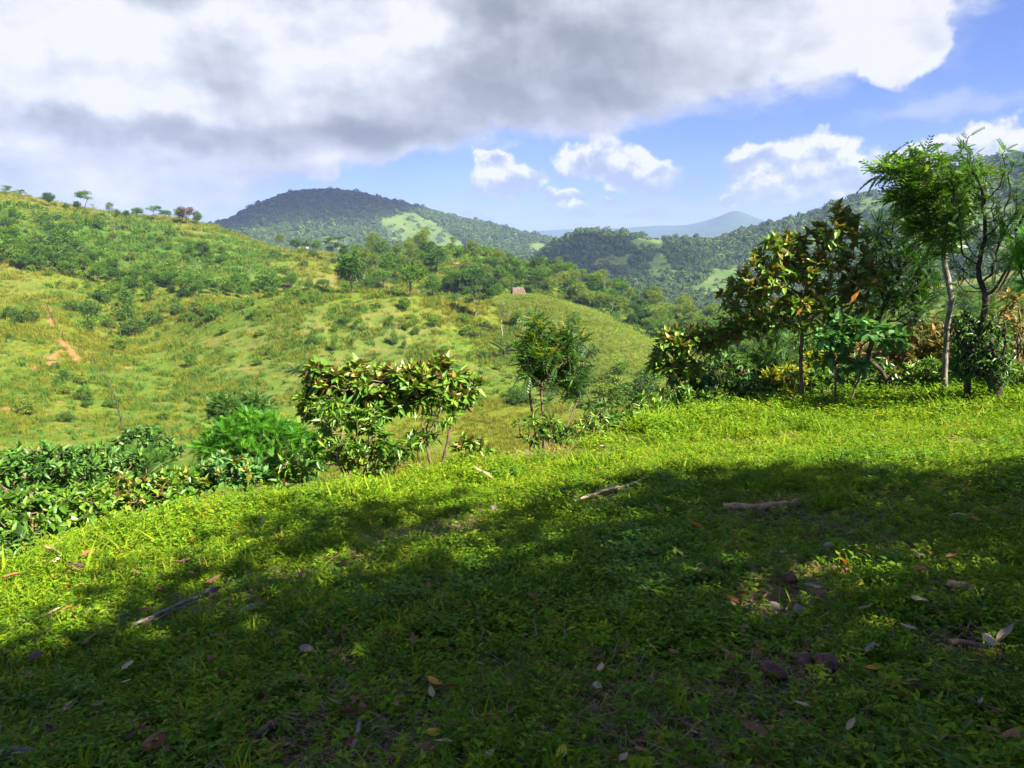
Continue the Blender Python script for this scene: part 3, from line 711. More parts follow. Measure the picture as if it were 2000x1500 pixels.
plant('bronze_leaved_tree', 'big rounded tree with bronze and green broad leaves on a forked trunk', 'tree', (1570, 780),
      [(1555, 560, 110, 62), (1645, 470, 52, 46), (1480, 590, 62, 50), (1600, 610, 95, 45), (1520, 505, 52, 35), (1685, 555, 36, 34), (1650, 430, 26, 28), (1435, 570, 34, 26),
       (1460, 640, 45, 25), (1560, 480, 40, 30), (1630, 530, 60, 45), (1420, 610, 24, 20)],
      Bd, .215, [L_main, L_mainsun], 16.2, 51, depth=.85, dens=2.0, rbase=.034, per_tip=11, per_node=4, maxdepth=3, bare=.22, stems=3, tip=(Bd, 8, .8, .3), jitter=.10, bark=bark_brown)
plant('broadleaf_sapling', 'sapling with very large blue green leaves under the big bronze leaved tree', 'sapling', (1645, 778),
      [(1640, 665, 38, 40), (1700, 650, 48, 22), (1660, 720, 36, 18), (1610, 690, 22, 26), (1745, 665, 24, 20)], Bw, .22, [L_big], 15.4, 52, dens=.7, rbase=.02, per_tip=6, per_node=2, stems=2, bare=.5)
plant('feathery_tree', 'dark trunked tree with sparse feathery foliage right of the big bronze leaved tree', 'tree', (1742, 758),
      [(1765, 540, 50, 50), (1725, 510, 34, 45), (1790, 600, 46, 40), (1750, 440, 30, 34), (1720, 600, 34, 34), (1800, 500, 26, 40), (1700, 470, 20, 36), (1830, 560, 20, 30)],
      Pf, .25, [L_dark, L_fine], 17.6, 53, dens=1.3, rbase=.045, per_tip=6, per_node=2, bare=.42, bark=bark_dark, jitter=.18)
plant('pale_trunked_tree', 'tall tree with a pale straight trunk and drooping glossy compound leaves', 'tree', (1842, 752),
      [(1800, 345, 44, 26), (1750, 330, 34, 16), (1850, 380, 36, 34), (1805, 420, 34, 34), (1885, 355, 30, 22), (1850, 470, 20, 40), (1765, 385, 24, 20), (1870, 430, 22, 30), (1820, 310, 24, 12)],
      Pc_, .34, [L_bright, L_dark], 17.0, 54, dens=.6, rbase=.042, per_tip=5, per_node=2, bare=.62, lean=(.12, 0, 1.2), bark=bark_grey, tip=(Pc_, 3, .5, 0.0), jitter=.12)
plant('sparse_tree', 'tall dark limbed tree with thin fine foliage at the far right end of the row', 'tree', (1892, 750),
      [(1885, 560, 16, 40), (1882, 480, 24, 50), (1895, 400, 26, 50), (1892, 320, 20, 50), (1850, 330, 12, 34), (1935, 570, 24, 30), (1955, 495, 28, 40), (1962, 410, 24, 50), (1960, 340, 16, 44), (2000, 470, 30, 60), (2010, 370, 26, 60), (1920, 450, 20, 50)],
      Pf, .21, [L_fine], 16.6, 55, dens=.9, rbase=.05, rtip=.006, per_tip=5, per_node=2, lean=(.02, 0, 1.4), bare=.36, bark=bark_dark, jitter=.10, exp_=.5)
plant('green_tree', 'leafy green tree cut off by the right border above the reddish bush', 'tree', (2040, 752),
      [(2020, 500, 40, 26), (2070, 480, 50, 40), (2050, 560, 40, 30)], Pf, .26, [L_feather], 16.0, 56, dens=1.1, rbase=.07, per_tip=7, per_node=3, bare=.5, bark=bark_dark)
plant('reddish_shrub', 'large reddish bush between the pale trunk and the feathery tree', 'shrub', (1800, 752),
      [(1805, 660, 58, 32), (1790, 700, 60, 34), (1850, 690, 40, 34)], Bd, .17, [L_rust, L_rust], 20.5, 57, dens=1.4, rbase=.03, per_tip=7, per_node=3, stems=3, bare=.2, tip=(Bd, 5, .8, .3))
plant('reddish_shrub', 'tall reddish twiggy bush behind the sparse tree at the right border', 'shrub', (1975, 752),
      [(1960, 620, 45, 45), (2010, 640, 50, 60), (1940, 680, 50, 40), (1975, 710, 60, 40)], Bd, .15, [L_rust], 19.0, 58, dens=1.2, rbase=.03, per_tip=5, per_node=2, stems=4, bare=.2)
plant('vine_covered_stump', 'dead trunk smothered in dark green vines right of the pale trunk', 'tree stump', (1952, 754),
      [(1935, 660, 30, 40), (1925, 700, 34, 34), (1950, 720, 26, 30), (1890, 690, 30, 45), (1885, 640, 26, 30)], Bn, .12, [L_dark], 16.9, 59, dens=2.2, rbase=.10, rtip=.012, per_tip=8, per_node=4, bare=.7, bark=bark_dark, spread=.6, up_bias=-.2)
plant('dark_bush', 'shadowy thin stemmed bush between the leaning tree and the big bronze leaved tree', 'shrub', (1450, 778),
      [(1440, 715, 42, 34), (1475, 730, 40, 34), (1520, 690, 40, 34), (1500, 650, 40, 24)], Pf, .22, [L_dark], 19.5, 60, dens=.8, rbase=.03, per_tip=6, per_node=3, bare=.3, stems=3, bark=bark_dark)
# low hedge along the falling rim on the left
for i, (px_, py_, rx_, ry_, r_, sz, m_, tp, lb) in enumerate([
    (60, 938, 105, 56, 10.2, .14, L_dark, 0, 'big glossy green bush at the left border of the rim'),
    (30, 1010, 80, 46, 8.9, .14, L_bright, 0, 'bright green bush at the left border, nearest of the hedge'),
    (190, 920, 85, 44, 11.2, .14, L_dark, 0, 'deep green bush in the hedge, below the sunny far slope'),
    (130, 990, 70, 36, 9.4, .14, L_bright, 0, 'leafy green bush in the middle of the low hedge'),
    (240, 965, 75, 30, 10.0, .15, L_main, 1, 'bush with pale rusty leaf tips in the low hedge'),
    (350, 945, 60, 30, 10.4, .15, L_bright, 1, 'yellow green bush beside the bush with the yellow leaf'),
    (455, 920, 62, 26, 10.9, .17, L_big, 1, 'broad leaved low bush holding one yellow leaf'),
    (330, 975, 40, 22, 10.0, .14, L_bright, 0, 'small low bush at the edge of the sunlit grass'),
    (270, 915, 60, 26, 11.6, .13, L_fine, 0, 'greyish green feathery bush behind the hedge'),
    (545, 925, 36, 24, 11.6, .13, L_fine, 0, 'blue green feathery bush below the vivid green tree'),
    (20, 1055, 40, 20, 8.2, .13, L_dark, 0, 'small dark bush at the lower end of the hedge by the left border')]):
    plant('hedge_shrub', lb, 'shrub', (px_, py_ + ry_), [(px_, py_, rx_, ry_), (px_ - rx_ * .4, py_ + ry_ * .3, rx_ * .6, ry_ * .6), (px_ + rx_ * .45, py_ + ry_ * .2, rx_ * .5, ry_ * .7)],
          Pf if m_ is L_fine else Bd if i % 2 else T_broad(.36, .08, .2), sz * (1.5 if m_ is L_fine else .82), [m_, L_mainsun], r_, 80 + i, rbase=.02, per_tip=10, per_node=5, bare=.1, stems=4, dens=1.8, depth=1.1,
          tip=(Bd, 6, .5, .5) if tp else None)
# vivid feathery tree whose crown rises from the slope below
plant('feathery_tree', 'vivid green feathery tree rising from the slope below the rim', 'tree', (500, 960),
      [(480, 855, 70, 40), (560, 862, 60, 36), (430, 880, 50, 24), (500, 825, 40, 22), (620, 880, 40, 26)], Pf, .50, [L_feather], 34, 100, dens=2.0, rbase=.12, rtip=.012, per_tip=9, per_node=4, bare=.6, bark=bark_dark, up_bias=.1)
plant('slope_bush', 'grey green bush above the vivid feathery tree', 'shrub', (450, 830),
      [(440, 800, 28, 22), (500, 800, 26, 26)], Pf, .8, [L_fine], 60, 101, dens=1.0, rbase=.08, rtip=.012, per_tip=6, per_node=3, bare=.3)
plant('slope_bush', 'dark bush on the far slope just above the hedge', 'shrub', (290, 885),
      [(285, 862, 40, 26), (310, 880, 40, 20), (240, 872, 22, 14)], Bd, .5, [L_dark], 60, 102, dens=1.0, rbase=.08, rtip=.012, per_tip=6, per_node=3, bare=.3)
#MIDTREES_BEGIN
# ------------------------------------------------------------------ trees and bushes of the far slopes
M_dark = leafmat('crown_dark', [(0, (.025, .075, .010)), (1, (.085, .18, .020))], trans=.15, rough=.6, obj=True)
M_mid = leafmat('crown_green', [(0, (.05, .13, .012)), (1, (.15, .27, .020))], trans=.2, rough=.6, obj=True)
M_light = leafmat('crown_light', [(0, (.09, .16, .016)), (1, (.24, .30, .035))], trans=.25, rough=.6, obj=True)
M_palm = leafmat('frond_green', [(0, (.04, .08, .018)), (1, (.11, .16, .035))], trans=.15, rough=.5, obj=True)
M_dry = leafmat('dry_frond', [(0, (.12, .09, .05)), (1, (.28, .22, .14))], trans=.1, rough=.8)
M_red = leafmat('crown_reddish', [(0, (.09, .06, .03)), (1, (.22, .13, .06))], trans=.2, rough=.6, obj=True)
protos = {}
def proto(key, name, h, ells, mat_, nleaf, lsize, trunk_r, seed, bare=.3, bark=bark_brown, stems=1, flat=0.0, far=False):
    rng = np.random.default_rng(seed)
    E = [((x * h, y * h, z * h), (rx * h, ry * h, rz * h)) for (x, y, z, rx, ry, rz) in ells]
    env = ellpoints(E, 130, rng); step = h * .055
    starts = [(np.array([rng.normal(0, .02 * h) if stems > 1 else 0, rng.normal(0, .02 * h) if stems > 1 else 0, -.03 * h]), (rng.normal(0, .1), rng.normal(0, .1), 1), bare * h) for _ in range(stems)]
    P, par = grow(starts, env, step, step * 6, step * 1.6, rng, .15, 500)
    V, Fq, R, dp = branches(P, par, h * .004, trunk_r, .5, 5)
    wood = mesh(name + '_wood', V, [Fq], [bark], smooth_=True)
    tips = P[dp <= 1]; c = tips[rng.integers(0, len(tips), nleaf)]
    off = rng.normal(0, 1, (nleaf, 3)) * np.array([.050, .050, .030 * (1 - flat * .6)]) * h
    pos = c + off; dr = unit(off + rng.normal(0, .02 * h, (nleaf, 3)) * np.array([1, 1, .6 - .5 * flat]))
    up = np.array([0, 0, 1.]) + rng.normal(0, .45 - .25 * flat, (nleaf, 3))
    crown = leafmesh(name + '_crown', [scatter(T_quad(.62), pos, dr, up, lsize * rng.uniform(.6, 1.3, nleaf), rng.uniform(0, 1, nleaf))], [mat_])
    protos[key] = (name, wood, crown, h, 'stem' if stems > 1 else 'trunk')
def palm_proto(key, name, h, trunk_h, nfr, fl, seed, skirt=0):
    rng = np.random.default_rng(seed)
    P = np.array([[.02 * math.sin(i), .02 * i * .3, trunk_h * i / 6 - .2] for i in range(7)]); par = np.arange(-1, 6)
    V, Fq, R, dp = branches(P, par, .16, .24, .5, 7)
    wood = mesh(name + '_wood', V, [Fq], [bark_dark], smooth_=True)
    tf = T_pinnate(14, .20, .035, .75, .35); ph = np.arange(nfr) * 2.4; el = np.linspace(1.25, -.15, nfr)
    dr = np.stack([np.cos(ph) * np.cos(el), np.sin(ph) * np.cos(el), np.sin(el)], 1)
    pos = np.tile(P[-1], (nfr, 1))
    parts = [scatter(tf, pos, dr, np.array([0, 0, 1.]) + rng.normal(0, .1, dr.shape), fl * rng.uniform(.8, 1.1, nfr), rng.uniform(0, 1, nfr))]
    if skirt:
        ph = rng.uniform(0, 6.28, skirt); dr = np.stack([np.cos(ph) * .6, np.sin(ph) * .6, -rng.uniform(.5, 1.2, skirt)], 1)
        parts.append(scatter(tf, np.tile(P[-1], (skirt, 1)), dr, np.array([0, 0, 1.]) + rng.normal(0, .2, dr.shape), fl * .7, rng.uniform(0, 1, skirt)) + (1,))
    protos[key] = (name, wood, leafmesh(name + '_fronds', parts, [M_palm, M_dry]), h, 'trunk')
proto('round_dark', 'leafy_tree', 10, [(0, 0, .62, .36, .36, .30), (.2, .1, .5, .22, .22, .18), (-.2, -.1, .55, .22, .2, .2)], M_dark, 2600, .55, .22, 1)
proto('round_mid', 'leafy_tree', 10, [(0, 0, .62, .30, .30, .34), (.15, -.15, .5, .24, .22, .2), (-.18, .1, .48, .2, .2, .2)], M_mid, 2600, .5, .2, 2)
proto('wide_mid', 'leafy_tree', 10, [(0, .1, .68, .45, .40, .20), (.3, 0, .55, .25, .25, .16), (-.3, .1, .58, .25, .25, .16)], M_mid, 2800, .5, .24, 3)
proto('tall_light', 'leafy_tree', 12, [(0, 0, .75, .20, .20, .24), (.08, .06, .52, .18, .18, .18), (-.1, 0, .62, .15, .16, .16)], M_light, 2200, .45, .18, 4, bare=.35, bark=bark_pale)
proto('wide_light', 'leafy_tree', 10, [(0, 0, .66, .38, .36, .24), (.25, .1, .5, .2, .2, .18), (-.2, -.2, .5, .22, .2, .18)], M_light, 2400, .5, .2, 5)
proto('layered', 'layered_tree', 10, [(0, 0, .88, .36, .36, .05), (.1, .05, .72, .42, .42, .05), (-.12, 0, .58, .40, .36, .05), (.15, 0, .46, .3, .3, .04)], M_dark, 2200, .5, .16, 6, bare=.45, bark=bark_pale, flat=1.0)
proto('umbrella', 'umbrella_tree', 8, [(-.1, 0, .84, .34, .34, .13), (.28, .1, .74, .26, .26, .11), (-.32, -.1, .64, .2, .2, .08), (.1, -.2, .62, .2, .2, .08)], M_mid, 1100, .5, .14, 7, bare=.45, flat=.4)
proto('thin', 'thin_tree', 9, [(0, 0, .85, .2, .2, .12), (.1, .1, .65, .16, .16, .1), (-.12, 0, .6, .12, .12, .1)], M_light, 420, .35, .11, 8, bare=.5, bark=bark_pale)
proto('reddish', 'leafy_tree', 8, [(0, 0, .62, .42, .40, .28), (.2, .1, .5, .25, .22, .2)], M_red, 1800, .45, .2, 9)
proto('bush_dark', 'round_bush', 3, [(0, 0, .42, .48, .48, .36), (.3, .1, .3, .3, .3, .25), (-.3, .1, .28, .3, .3, .22)], M_dark, 1100, .26, .05, 10, bare=.08, stems=4)
proto('bush_mid', 'round_bush', 3, [(0, 0, .45, .45, .42, .38), (.25, -.1, .3, .35, .3, .25)], M_mid, 1000, .26, .05, 11, bare=.08, stems=4)
proto('bush_light', 'round_bush', 2, [(0, 0, .4, .5, .5, .35), (-.3, 0, .3, .3, .3, .2)], M_light, 700, .22, .04, 12, bare=.05, stems=4)
proto('bush_tall', 'upright_bush', 4, [(0, 0, .6, .22, .22, .36), (.1, .1, .35, .25, .22, .22)], M_mid, 900, .28, .06, 13, bare=.15, stems=3)
palm_proto('palm', 'palm', 8, 4.6, 22, 3.6, 14, 9)
palm_proto('palm_low', 'palm', 3.4, .8, 18, 2.6, 15, 4)
rngP = np.random.default_rng(77)
counts = {}
def place(key, pos, h, label, group=None, cat=None, rz=None, sink=.0):
    name, wood, crown, h0, wn_ = protos[key]
    sc = h / h0
    root = empty(name, (pos[0], pos[1], pos[2] - .02 * h - sink), rngP.uniform(0, 6.28) if rz is None else rz, sc)
    a = link(wn_ if wn_ == 'trunk' else 'stems', wood, root); b_ = link('crown', crown, root)
    tag(root, label, cat or ('palm' if 'palm' in key else 'bush' if 'bush' in key else 'tree'), group)
    return root
def at(key, px, py, hpx, label, group=None, rmin=60, rmax=700, cat=None):
    p = hit(px, py, rmin, rmax); r = math.hypot(p[0], p[1])
    return place(key, p, hpx * r / F * 1.02, label, group, cat)
# single trees one can point to
for (key, px_, py_, hp, lb) in [
    ('umbrella', 15, 386, 20, 'small umbrella tree, first on the skyline of the left ridge'),
    ('umbrella', 40, 389, 16, 'low flat tree, second on the skyline of the left ridge'),
    ('round_dark', 97, 404, 26, 'bushy dark tree standing on the skyline of the left ridge'),
    ('umbrella', 165, 412, 34, 'flat topped umbrella tree leaning on the left skyline'),
    ('round_dark', 152, 412, 18, 'dark low tree beside the flat topped umbrella tree on the skyline'),
    ('bush_dark', 130, 408, 12, 'small bush on the skyline left of the flat topped tree'),
    ('thin', 182, 418, 18, 'thin sapling right of the flat topped umbrella tree on the skyline'),
    ('tall_light', 215, 425, 26, 'pale upright tree on the skyline, middle of the left ridge'),
    ('round_mid', 230, 426, 16, 'small green tree right of the pale upright tree on the skyline'),
    ('round_dark', 247, 427, 16, 'small dark tree on the skyline between pale tree and wide tree'),
    ('wide_mid', 267, 430, 24, 'wide green tree on the skyline over the yellow grass'),
    ('umbrella', 303, 430, 26, 'spindly flat tree on the skyline over the yellow grass'),
    ('wide_mid', 325, 430, 20, 'wide low tree right of the spindly flat tree on the skyline'),
    ('reddish', 366, 438, 34, 'largest, reddish brown tree on the skyline near the end of the left ridge'),
    ('round_mid', 352, 434, 28, 'green tree touching the reddish brown skyline tree'),
    ('round_mid', 386, 440, 26, 'round green tree right of the reddish brown skyline tree'),
    ('bush_dark', 412, 442, 12, 'last small bush on the skyline before the far mountain'),
    ('round_dark', 397, 506, 34, 'lone round dark tree with a bare trunk on the bright green slope'),
    ('round_mid', 372, 500, 22, 'smaller green tree left of the lone round dark tree'),
    ('thin', 230, 466, 36, 'pale thin tree standing in the green swale under the skyline'),
    ('thin', 388, 552, 42, 'bare pale tree in the bushy swale'),
    ('thin', 492, 545, 28, 'small bare pale tree right of the bushy swale'),
    ('tall_light', 253, 448, 22, 'dark upright tree on the slope above the green swale'),
    ('tall_light', 547, 484, 30, 'light green tree on the saddle, left of the tiny farmhouse'),
    ('round_dark', 577, 486, 26, 'dark tree immediately left of the tiny farmhouse'),
    ('palm', 597, 486, 28, 'palm standing over the tiny farmhouse'),
    ('round_mid', 618, 490, 26, 'round tree immediately right of the tiny farmhouse'),
    ('layered', 655, 512, 50, 'tall straight tree with a layered crown on the saddle right of the farmhouse'),
    ('round_mid', 672, 504, 26, 'dark rounded tree beside the tall straight layered tree'),
    ('bush_dark', 612, 502, 18, 'dark bush below the tiny farmhouse'),
    ('thin', 640, 530, 26, 'thin dead looking sapling on the dry slope below the farmhouse'),
    ('palm', 533, 506, 20, 'small palm on the green slope left of the farmhouse'),
    ('palm', 80, 500, 40, 'palm with a skirt of dry fronds, nearest the left border'),
    ('palm', 152, 514, 34, 'palm with a skirt of dry fronds, right one of the palm trio'),
    ('palm', 110, 520, 32, 'palm with a skirt of dry fronds, lowest of the palm trio'),
    ('round_dark', 688, 572, 82, 'dark tall tree at the left end of the tree line behind the sunny dome'),
    ('wide_mid', 800, 580, 70, 'broad dark tree in the middle of the tree line behind the sunny dome'),
    ('layered', 928, 620, 64, 'lone layered tree with a bare trunk on the near edge of the sunny dome'),
    ('layered', 1042, 577, 50, 'layered tree with a white trunk beside the thatched hut'),
    ('thin', 982, 660, 76, 'tall thin tree in the gully between the pasture dome and the maize slope'),
    ('upright' if False else 'bush_tall', 1010, 640, 40, 'leafy shrub beside the tall thin tree in the gully'),
    ('palm_low', 985, 694, 44, 'small palm under the tall thin tree in the gully'),
    ('palm_low', 578, 728, 26, 'stubby palm alone on the lower pasture slope'),
    ('bush_dark', 165, 782, 30, 'dark bush casting a shadow on the dry slope below the red earth scar'),
    ('bush_tall', 128, 745, 28, 'dark upright bush between the fence and the red earth scar'),
    ('bush_light', 52, 810, 34, 'light green bush with a black shadow low on the left slope'),
    ('bush_dark', 52, 632, 34, 'large dark bush in the fold of the left slope'),
    ('bush_dark', 22, 622, 26, 'dark bush at the left border in the fold of the slope'),
    ('bush_dark', 262, 655, 40, 'largest dark thicket bush in the hollow left of the dome'),
    ('round_mid', 250, 612, 46, 'tree like bush at the head of the hollow left of the dome'),
    ('bush_mid', 205, 590, 34, 'green bush up the slope from the fence'),
    ('bush_dark', 175, 618, 34, 'rounded dark bush right of the dirt track'),
    ('bush_dark', 440, 820, 40, 'dark bush on the slope above the vivid feathery tree'),
    ('bush_mid', 495, 815, 44, 'taller green bush behind the vivid feathery tree'),
    ('bush_dark', 1020, 790, 44, 'dark bush at the foot of the gully behind the young tree'),
    ('bush_mid', 1120, 640, 34, 'leafy bush on the maize slope below the thatched hut'),
    ('bush_dark', 1160, 700, 30, 'dark bush on the lower maize slope behind the young tree'),
    ('bush_mid', 1210, 790, 50, 'bushy thicket at the bottom of the maize slope'),
    ('bush_dark', 1260, 770, 60, 'dark thicket between the maize slope and the leaning rusty tree')]:
    at(key, px_, py_, hp, lb)
# repeats
def ordinal(i, n):
    w = ['', 'second ', 'third ', 'fourth ', 'fifth ', 'sixth ', 'seventh ', 'eighth ', 'ninth ', 'tenth ', 'eleventh ', 'twelfth ', 'thirteenth ', 'fourteenth ', 'fifteenth ']
    if i < n - 1 - i or n == 1: return ('leftmost' if i == 0 else w[i] + 'from left')
    return 'rightmost' if i == n - 1 else w[n - 1 - i] + 'from right'
def fill(keys, n, poly, hp, lb, group, rmin=60, rmax=700, mind=6, seed=0):
    rng = np.random.default_rng(seed); xs = [p[0] for p in poly]; ys = [p[1] for p in poly]; done = []; made = {}
    for _ in range(n * 30):
        if len(done) >= n: break
        x = rng.uniform(min(xs), max(xs)); y = rng.uniform(min(ys), max(ys))
        if not inpoly(np.array([x]), np.array([y]), poly)[0]: continue
        if any((x - a) ** 2 + ((y - b_) * 2) ** 2 < mind * mind for a, b_ in done): continue
        done.append((x, y)); key = keys[rng.integers(len(keys))]
        kindw = {'round_dark': 'dark rounded tree', 'round_mid': 'green rounded tree', 'wide_mid': 'wide crowned green tree', 'tall_light': 'tall light green tree', 'wide_light': 'spreading light green tree',
                 'layered': 'flat layered dark tree', 'bush_dark': 'dark bush', 'bush_mid': 'mid green bush', 'bush_light': 'light green low bush', 'bush_tall': 'upright green bush', 'thin': 'thin pale tree',
                 'palm_low': 'stubby palm', 'umbrella': 'flat topped tree'}[key]
        o = at(key, x, y, hp * (rng.uniform(.7, 1.3) if 'tree' in protos[key][0] else rng.uniform(.45, 1.5) ** 1.2), kindw + ' ' + lb, ('bushes ' if 'bush' in key else 'trees ') + group, rmin, rmax)
        made.setdefault(kindw, []).append((x, o))
    for kw, lst in made.items():                  # nothing but their place tells them apart
        lst.sort(key=lambda q_: q_[0])
        if len(lst) > 1:
            for i, (x, o) in enumerate(lst): o['label'] = kw + ' ' + lb + ', ' + ordinal(i, len(lst)) 
fill(['round_dark', 'round_mid', 'wide_mid', 'tall_light'], 34, [(665,545),(700,510),(860,500),(955,530),(960,585),(900,590),(850,590),(760,575),(670,575)], 48, 'in the wood behind the sunny dome', 'in the wood behind the sunny dome', 230, 420, 16, 1)
fill(['wide_light', 'wide_mid', 'tall_light'], 16, [(850,488),(900,480),(960,492),(1040,530),(1000,560),(930,515)], 26, 'on the knob with the red earth patch', 'on the knob with the red earth patch', 300, 450, 16, 2)
fill(['wide_light', 'round_mid', 'wide_mid', 'tall_light', 'round_dark'], 100, [(1040,545),(1060,528),(1150,560),(1260,590),(1400,622),(1440,660),(1400,720),(1330,690),(1260,655),(1200,620),(1130,596),(1070,580)], 36, 'in the wood beyond the hut', 'in the wood beyond the hut', 235, 420, 13, 3)
fill(['round_mid', 'wide_light', 'round_dark'], 16, [(945,560),(1000,540),(1030,560),(1000,568),(960,600)], 34, 'around the thatched hut', 'around the thatched hut', 240, 380, 14, 4)
fill(['round_mid', 'wide_light', 'wide_mid', 'round_dark'], 46, [(1400,640),(1500,610),(1600,595),(2000,580),(2000,660),(1400,700)], 30, 'on the low wooded hill', 'on the low wooded hill', 150, 420, 22, 5)
fill(['round_dark', 'round_mid', 'wide_mid', 'bush_mid', 'bush_dark'], 84, [(0,470),(120,470),(200,520),(330,545),(430,560),(540,560),(640,570),(660,560),(560,585),(400,582),(250,575),(150,545),(0,520)], 28, 'in the bushy swale', 'in the bushy swale', 200, 430, 14, 6)
fill(['bush_mid', 'bush_dark', 'wide_light', 'bush_tall'], 40, [(0,400),(90,410),(220,440),(420,480),(500,520),(420,545),(200,515),(60,465),(0,460)], 16, 'under the left skyline', 'under the left skyline', 300, 480, 18, 7)
fill(['bush_mid', 'bush_light', 'bush_dark'], 18, [(480,490),(680,500),(660,560),(540,560)], 13, 'on the slope below the farmhouse', 'on the slope below the farmhouse', 260, 440, 18, 17)
fill(['bush_mid', 'bush_dark', 'bush_tall', 'bush_light'], 30, [(120,560),(250,570),(400,590),(480,600),(400,640),(300,640),(240,690),(130,620)], 26, 'in the hollow left of the sunny dome', 'in the hollow left of the sunny dome', 90, 320, 20, 8)
fill(['bush_mid', 'bush_dark', 'bush_light', 'bush_tall', 'bush_mid'], 30, [(290,640),(500,600),(640,590),(860,600),(930,650),(920,760),(600,700),(470,760),(330,740)], 19, 'on the sunny dome', 'on the sunny dome', 90, 320, 24, 9)
fill(['bush_light', 'bush_mid', 'bush_dark'], 22, [(0,640),(90,660),(230,740),(300,800),(520,780),(560,860),(260,880),(0,880)], 15, 'on the lower left pasture', 'on the lower left pasture', 80, 260, 30, 10)
fill(['bush_mid', 'bush_light', 'bush_dark'], 22, [(1090,720),(1200,740),(1400,740),(1400,780),(1230,810),(1130,800)], 34, 'at the bottom of the maize slope', 'at the bottom of the maize slope', 90, 230, 20, 11)
fill(['bush_mid', 'bush_light'], 14, [(880,620),(960,640),(1000,700),(1010,790),(940,700)], 20, 'in the gully beside the sunny dome', 'in the gully beside the sunny dome', 90, 230, 16, 12)

# ------------------------------------------------------------------ instanced ground cover (what nobody could count)
def cloud_of(name, label, cat, pos, rot, scl, idx, meshes):
    coll = bpy.data.collections.new(name + '_kinds')
    for i, me in enumerate(meshes): coll.objects.link(bpy.data.objects.new('%s_%02d' % (name, i), me))
    me = mesh(name, pos, [np.zeros((0, 3), int)] if False else [], attrs=None) if False else bpy.data.meshes.new(name)
    me.vertices.add(len(pos)); me.vertices.foreach_set('co', np.asarray(pos, np.float32).ravel())
    for k, t, arr, f in (('rot', 'FLOAT_VECTOR', rot, 'vector'), ('scl', 'FLOAT', scl, 'value'), ('idx', 'INT', idx, 'value')):
        a = me.attributes.new(k, t, 'POINT'); a.data.foreach_set(f, np.asarray(arr, np.int32 if t == 'INT' else np.float32).ravel())
    o = link(name, me)
    ng = bpy.data.node_groups.new(name, 'GeometryNodeTree')
    ng.interface.new_socket('Geometry', in_out='INPUT', socket_type='NodeSocketGeometry'); ng.interface.new_socket('Geometry', in_out='OUTPUT', socket_type='NodeSocketGeometry')
    gi = ng.nodes.new('NodeGroupInput'); go = ng.nodes.new('NodeGroupOutput')
    ip = ng.nodes.new('GeometryNodeInstanceOnPoints'); ci = ng.nodes.new('GeometryNodeCollectionInfo')
    ci.inputs['Collection'].default_value = coll; ci.inputs['Separate Children'].default_value = True; ci.inputs['Reset Children'].default_value = True
    def na(nm, ty):
        n = ng.nodes.new('GeometryNodeInputNamedAttribute'); n.data_type = ty; n.inputs['Name'].default_value = nm; return n.outputs['Attribute']
    L = ng.links.new
    L(gi.outputs[0], ip.inputs['Points']); L(ci.outputs[0], ip.inputs['Instance']); ip.inputs['Pick Instance'].default_value = True
    L(na('idx', 'INT'), ip.inputs['Instance Index']); L(na('rot', 'FLOAT_VECTOR'), ip.inputs['Rotation']); L(na('scl', 'FLOAT'), ip.inputs['Scale'])
    L(ip.outputs[0], go.inputs[0])
    md = o.modifiers.new('scatter', 'NODES'); md.node_group = ng
    tag(o, label, cat, None, 'stuff')
    return o
def sector(n, r0, r1, a0, a1, rng, p=2.0):
    u = rng.uniform(0, 1, n); r = (r0 ** p + u * (r1 ** p - r0 ** p)) ** (1 / p); a = rng.uniform(a0, a1, n)
    return r * np.sin(a), r * np.cos(a)
def normal_rot(x, y, rng, tilt=1.0):
    e = .25; zx = (height(x + e, y) - height(x - e, y)) / (2 * e); zy = (height(x, y + e) - height(x, y - e)) / (2 * e)
    # lean with the slope, then spin
    rx = np.arctan(zy) * tilt; ry = -np.arctan(zx) * tilt
    return np.stack([rx, ry, rng.uniform(0, 6.28, len(x))], 1)
def visible(x, y, z, top):
    """keeps what could be seen from about here: culls points deep behind a crest"""
    r = np.hypot(x, y); az = np.arctan2(x, y); rr = np.exp(np.linspace(math.log(25), math.log(4000), 260)); A_ = np.linspace(-.75, .75, 260)
    am, rm_ = np.meshgrid(A_, rr, indexing='ij'); t = (height(rm_ * np.sin(am), rm_ * np.cos(am)) - EYE) / rm_; hor = np.maximum.accumulate(t, 1)
    ia = np.clip(((az + .75) / 1.5 * 259).astype(int), 0, 259); ir = np.clip(np.searchsorted(rr, r * .97) - 1, 0, 259)
    return (z + top - EYE) / r > hor[ia, ir] - .012
# far forest
def far_crown(seed, w, h, m_, n=90, s=1.7):
    rng = np.random.default_rng(seed); d = unit(rng.normal(0, 1, (n, 3))); d[:, 2] = np.abs(d[:, 2]) * 1.1 - .25
    rr = 1 + .25 * np.sin(d[:, :1] * 5 + seed) * np.cos(d[:, 1:2] * 4)
    pos = d * rr * np.array([w, w, h]) + np.array([0, 0, h * .8]); dr = unit(np.cross(d, rng.normal(0, 1, (n, 3))))
    return leafmesh('far_crown', [scatter(T_quad(.9, .1), pos - dr * s * .5, dr, d + rng.normal(0, .3, (n, 3)), s * rng.uniform(.7, 1.3, n), rng.uniform(0, 1, n))], [m_])
M_far = leafmat('far_forest_green', [(0, (.020, .050, .012)), (.5, (.055, .105, .020)), (1, (.17, .21, .04))], trans=.15, rough=.7, obj=True)
rng = np.random.default_rng(5)
x, y = sector(130000, 720, 3400, -.68, .68, rng, 1.2); z = height(x, y)
fo, li, so, dr_, lu = land_masks(x, y, z)
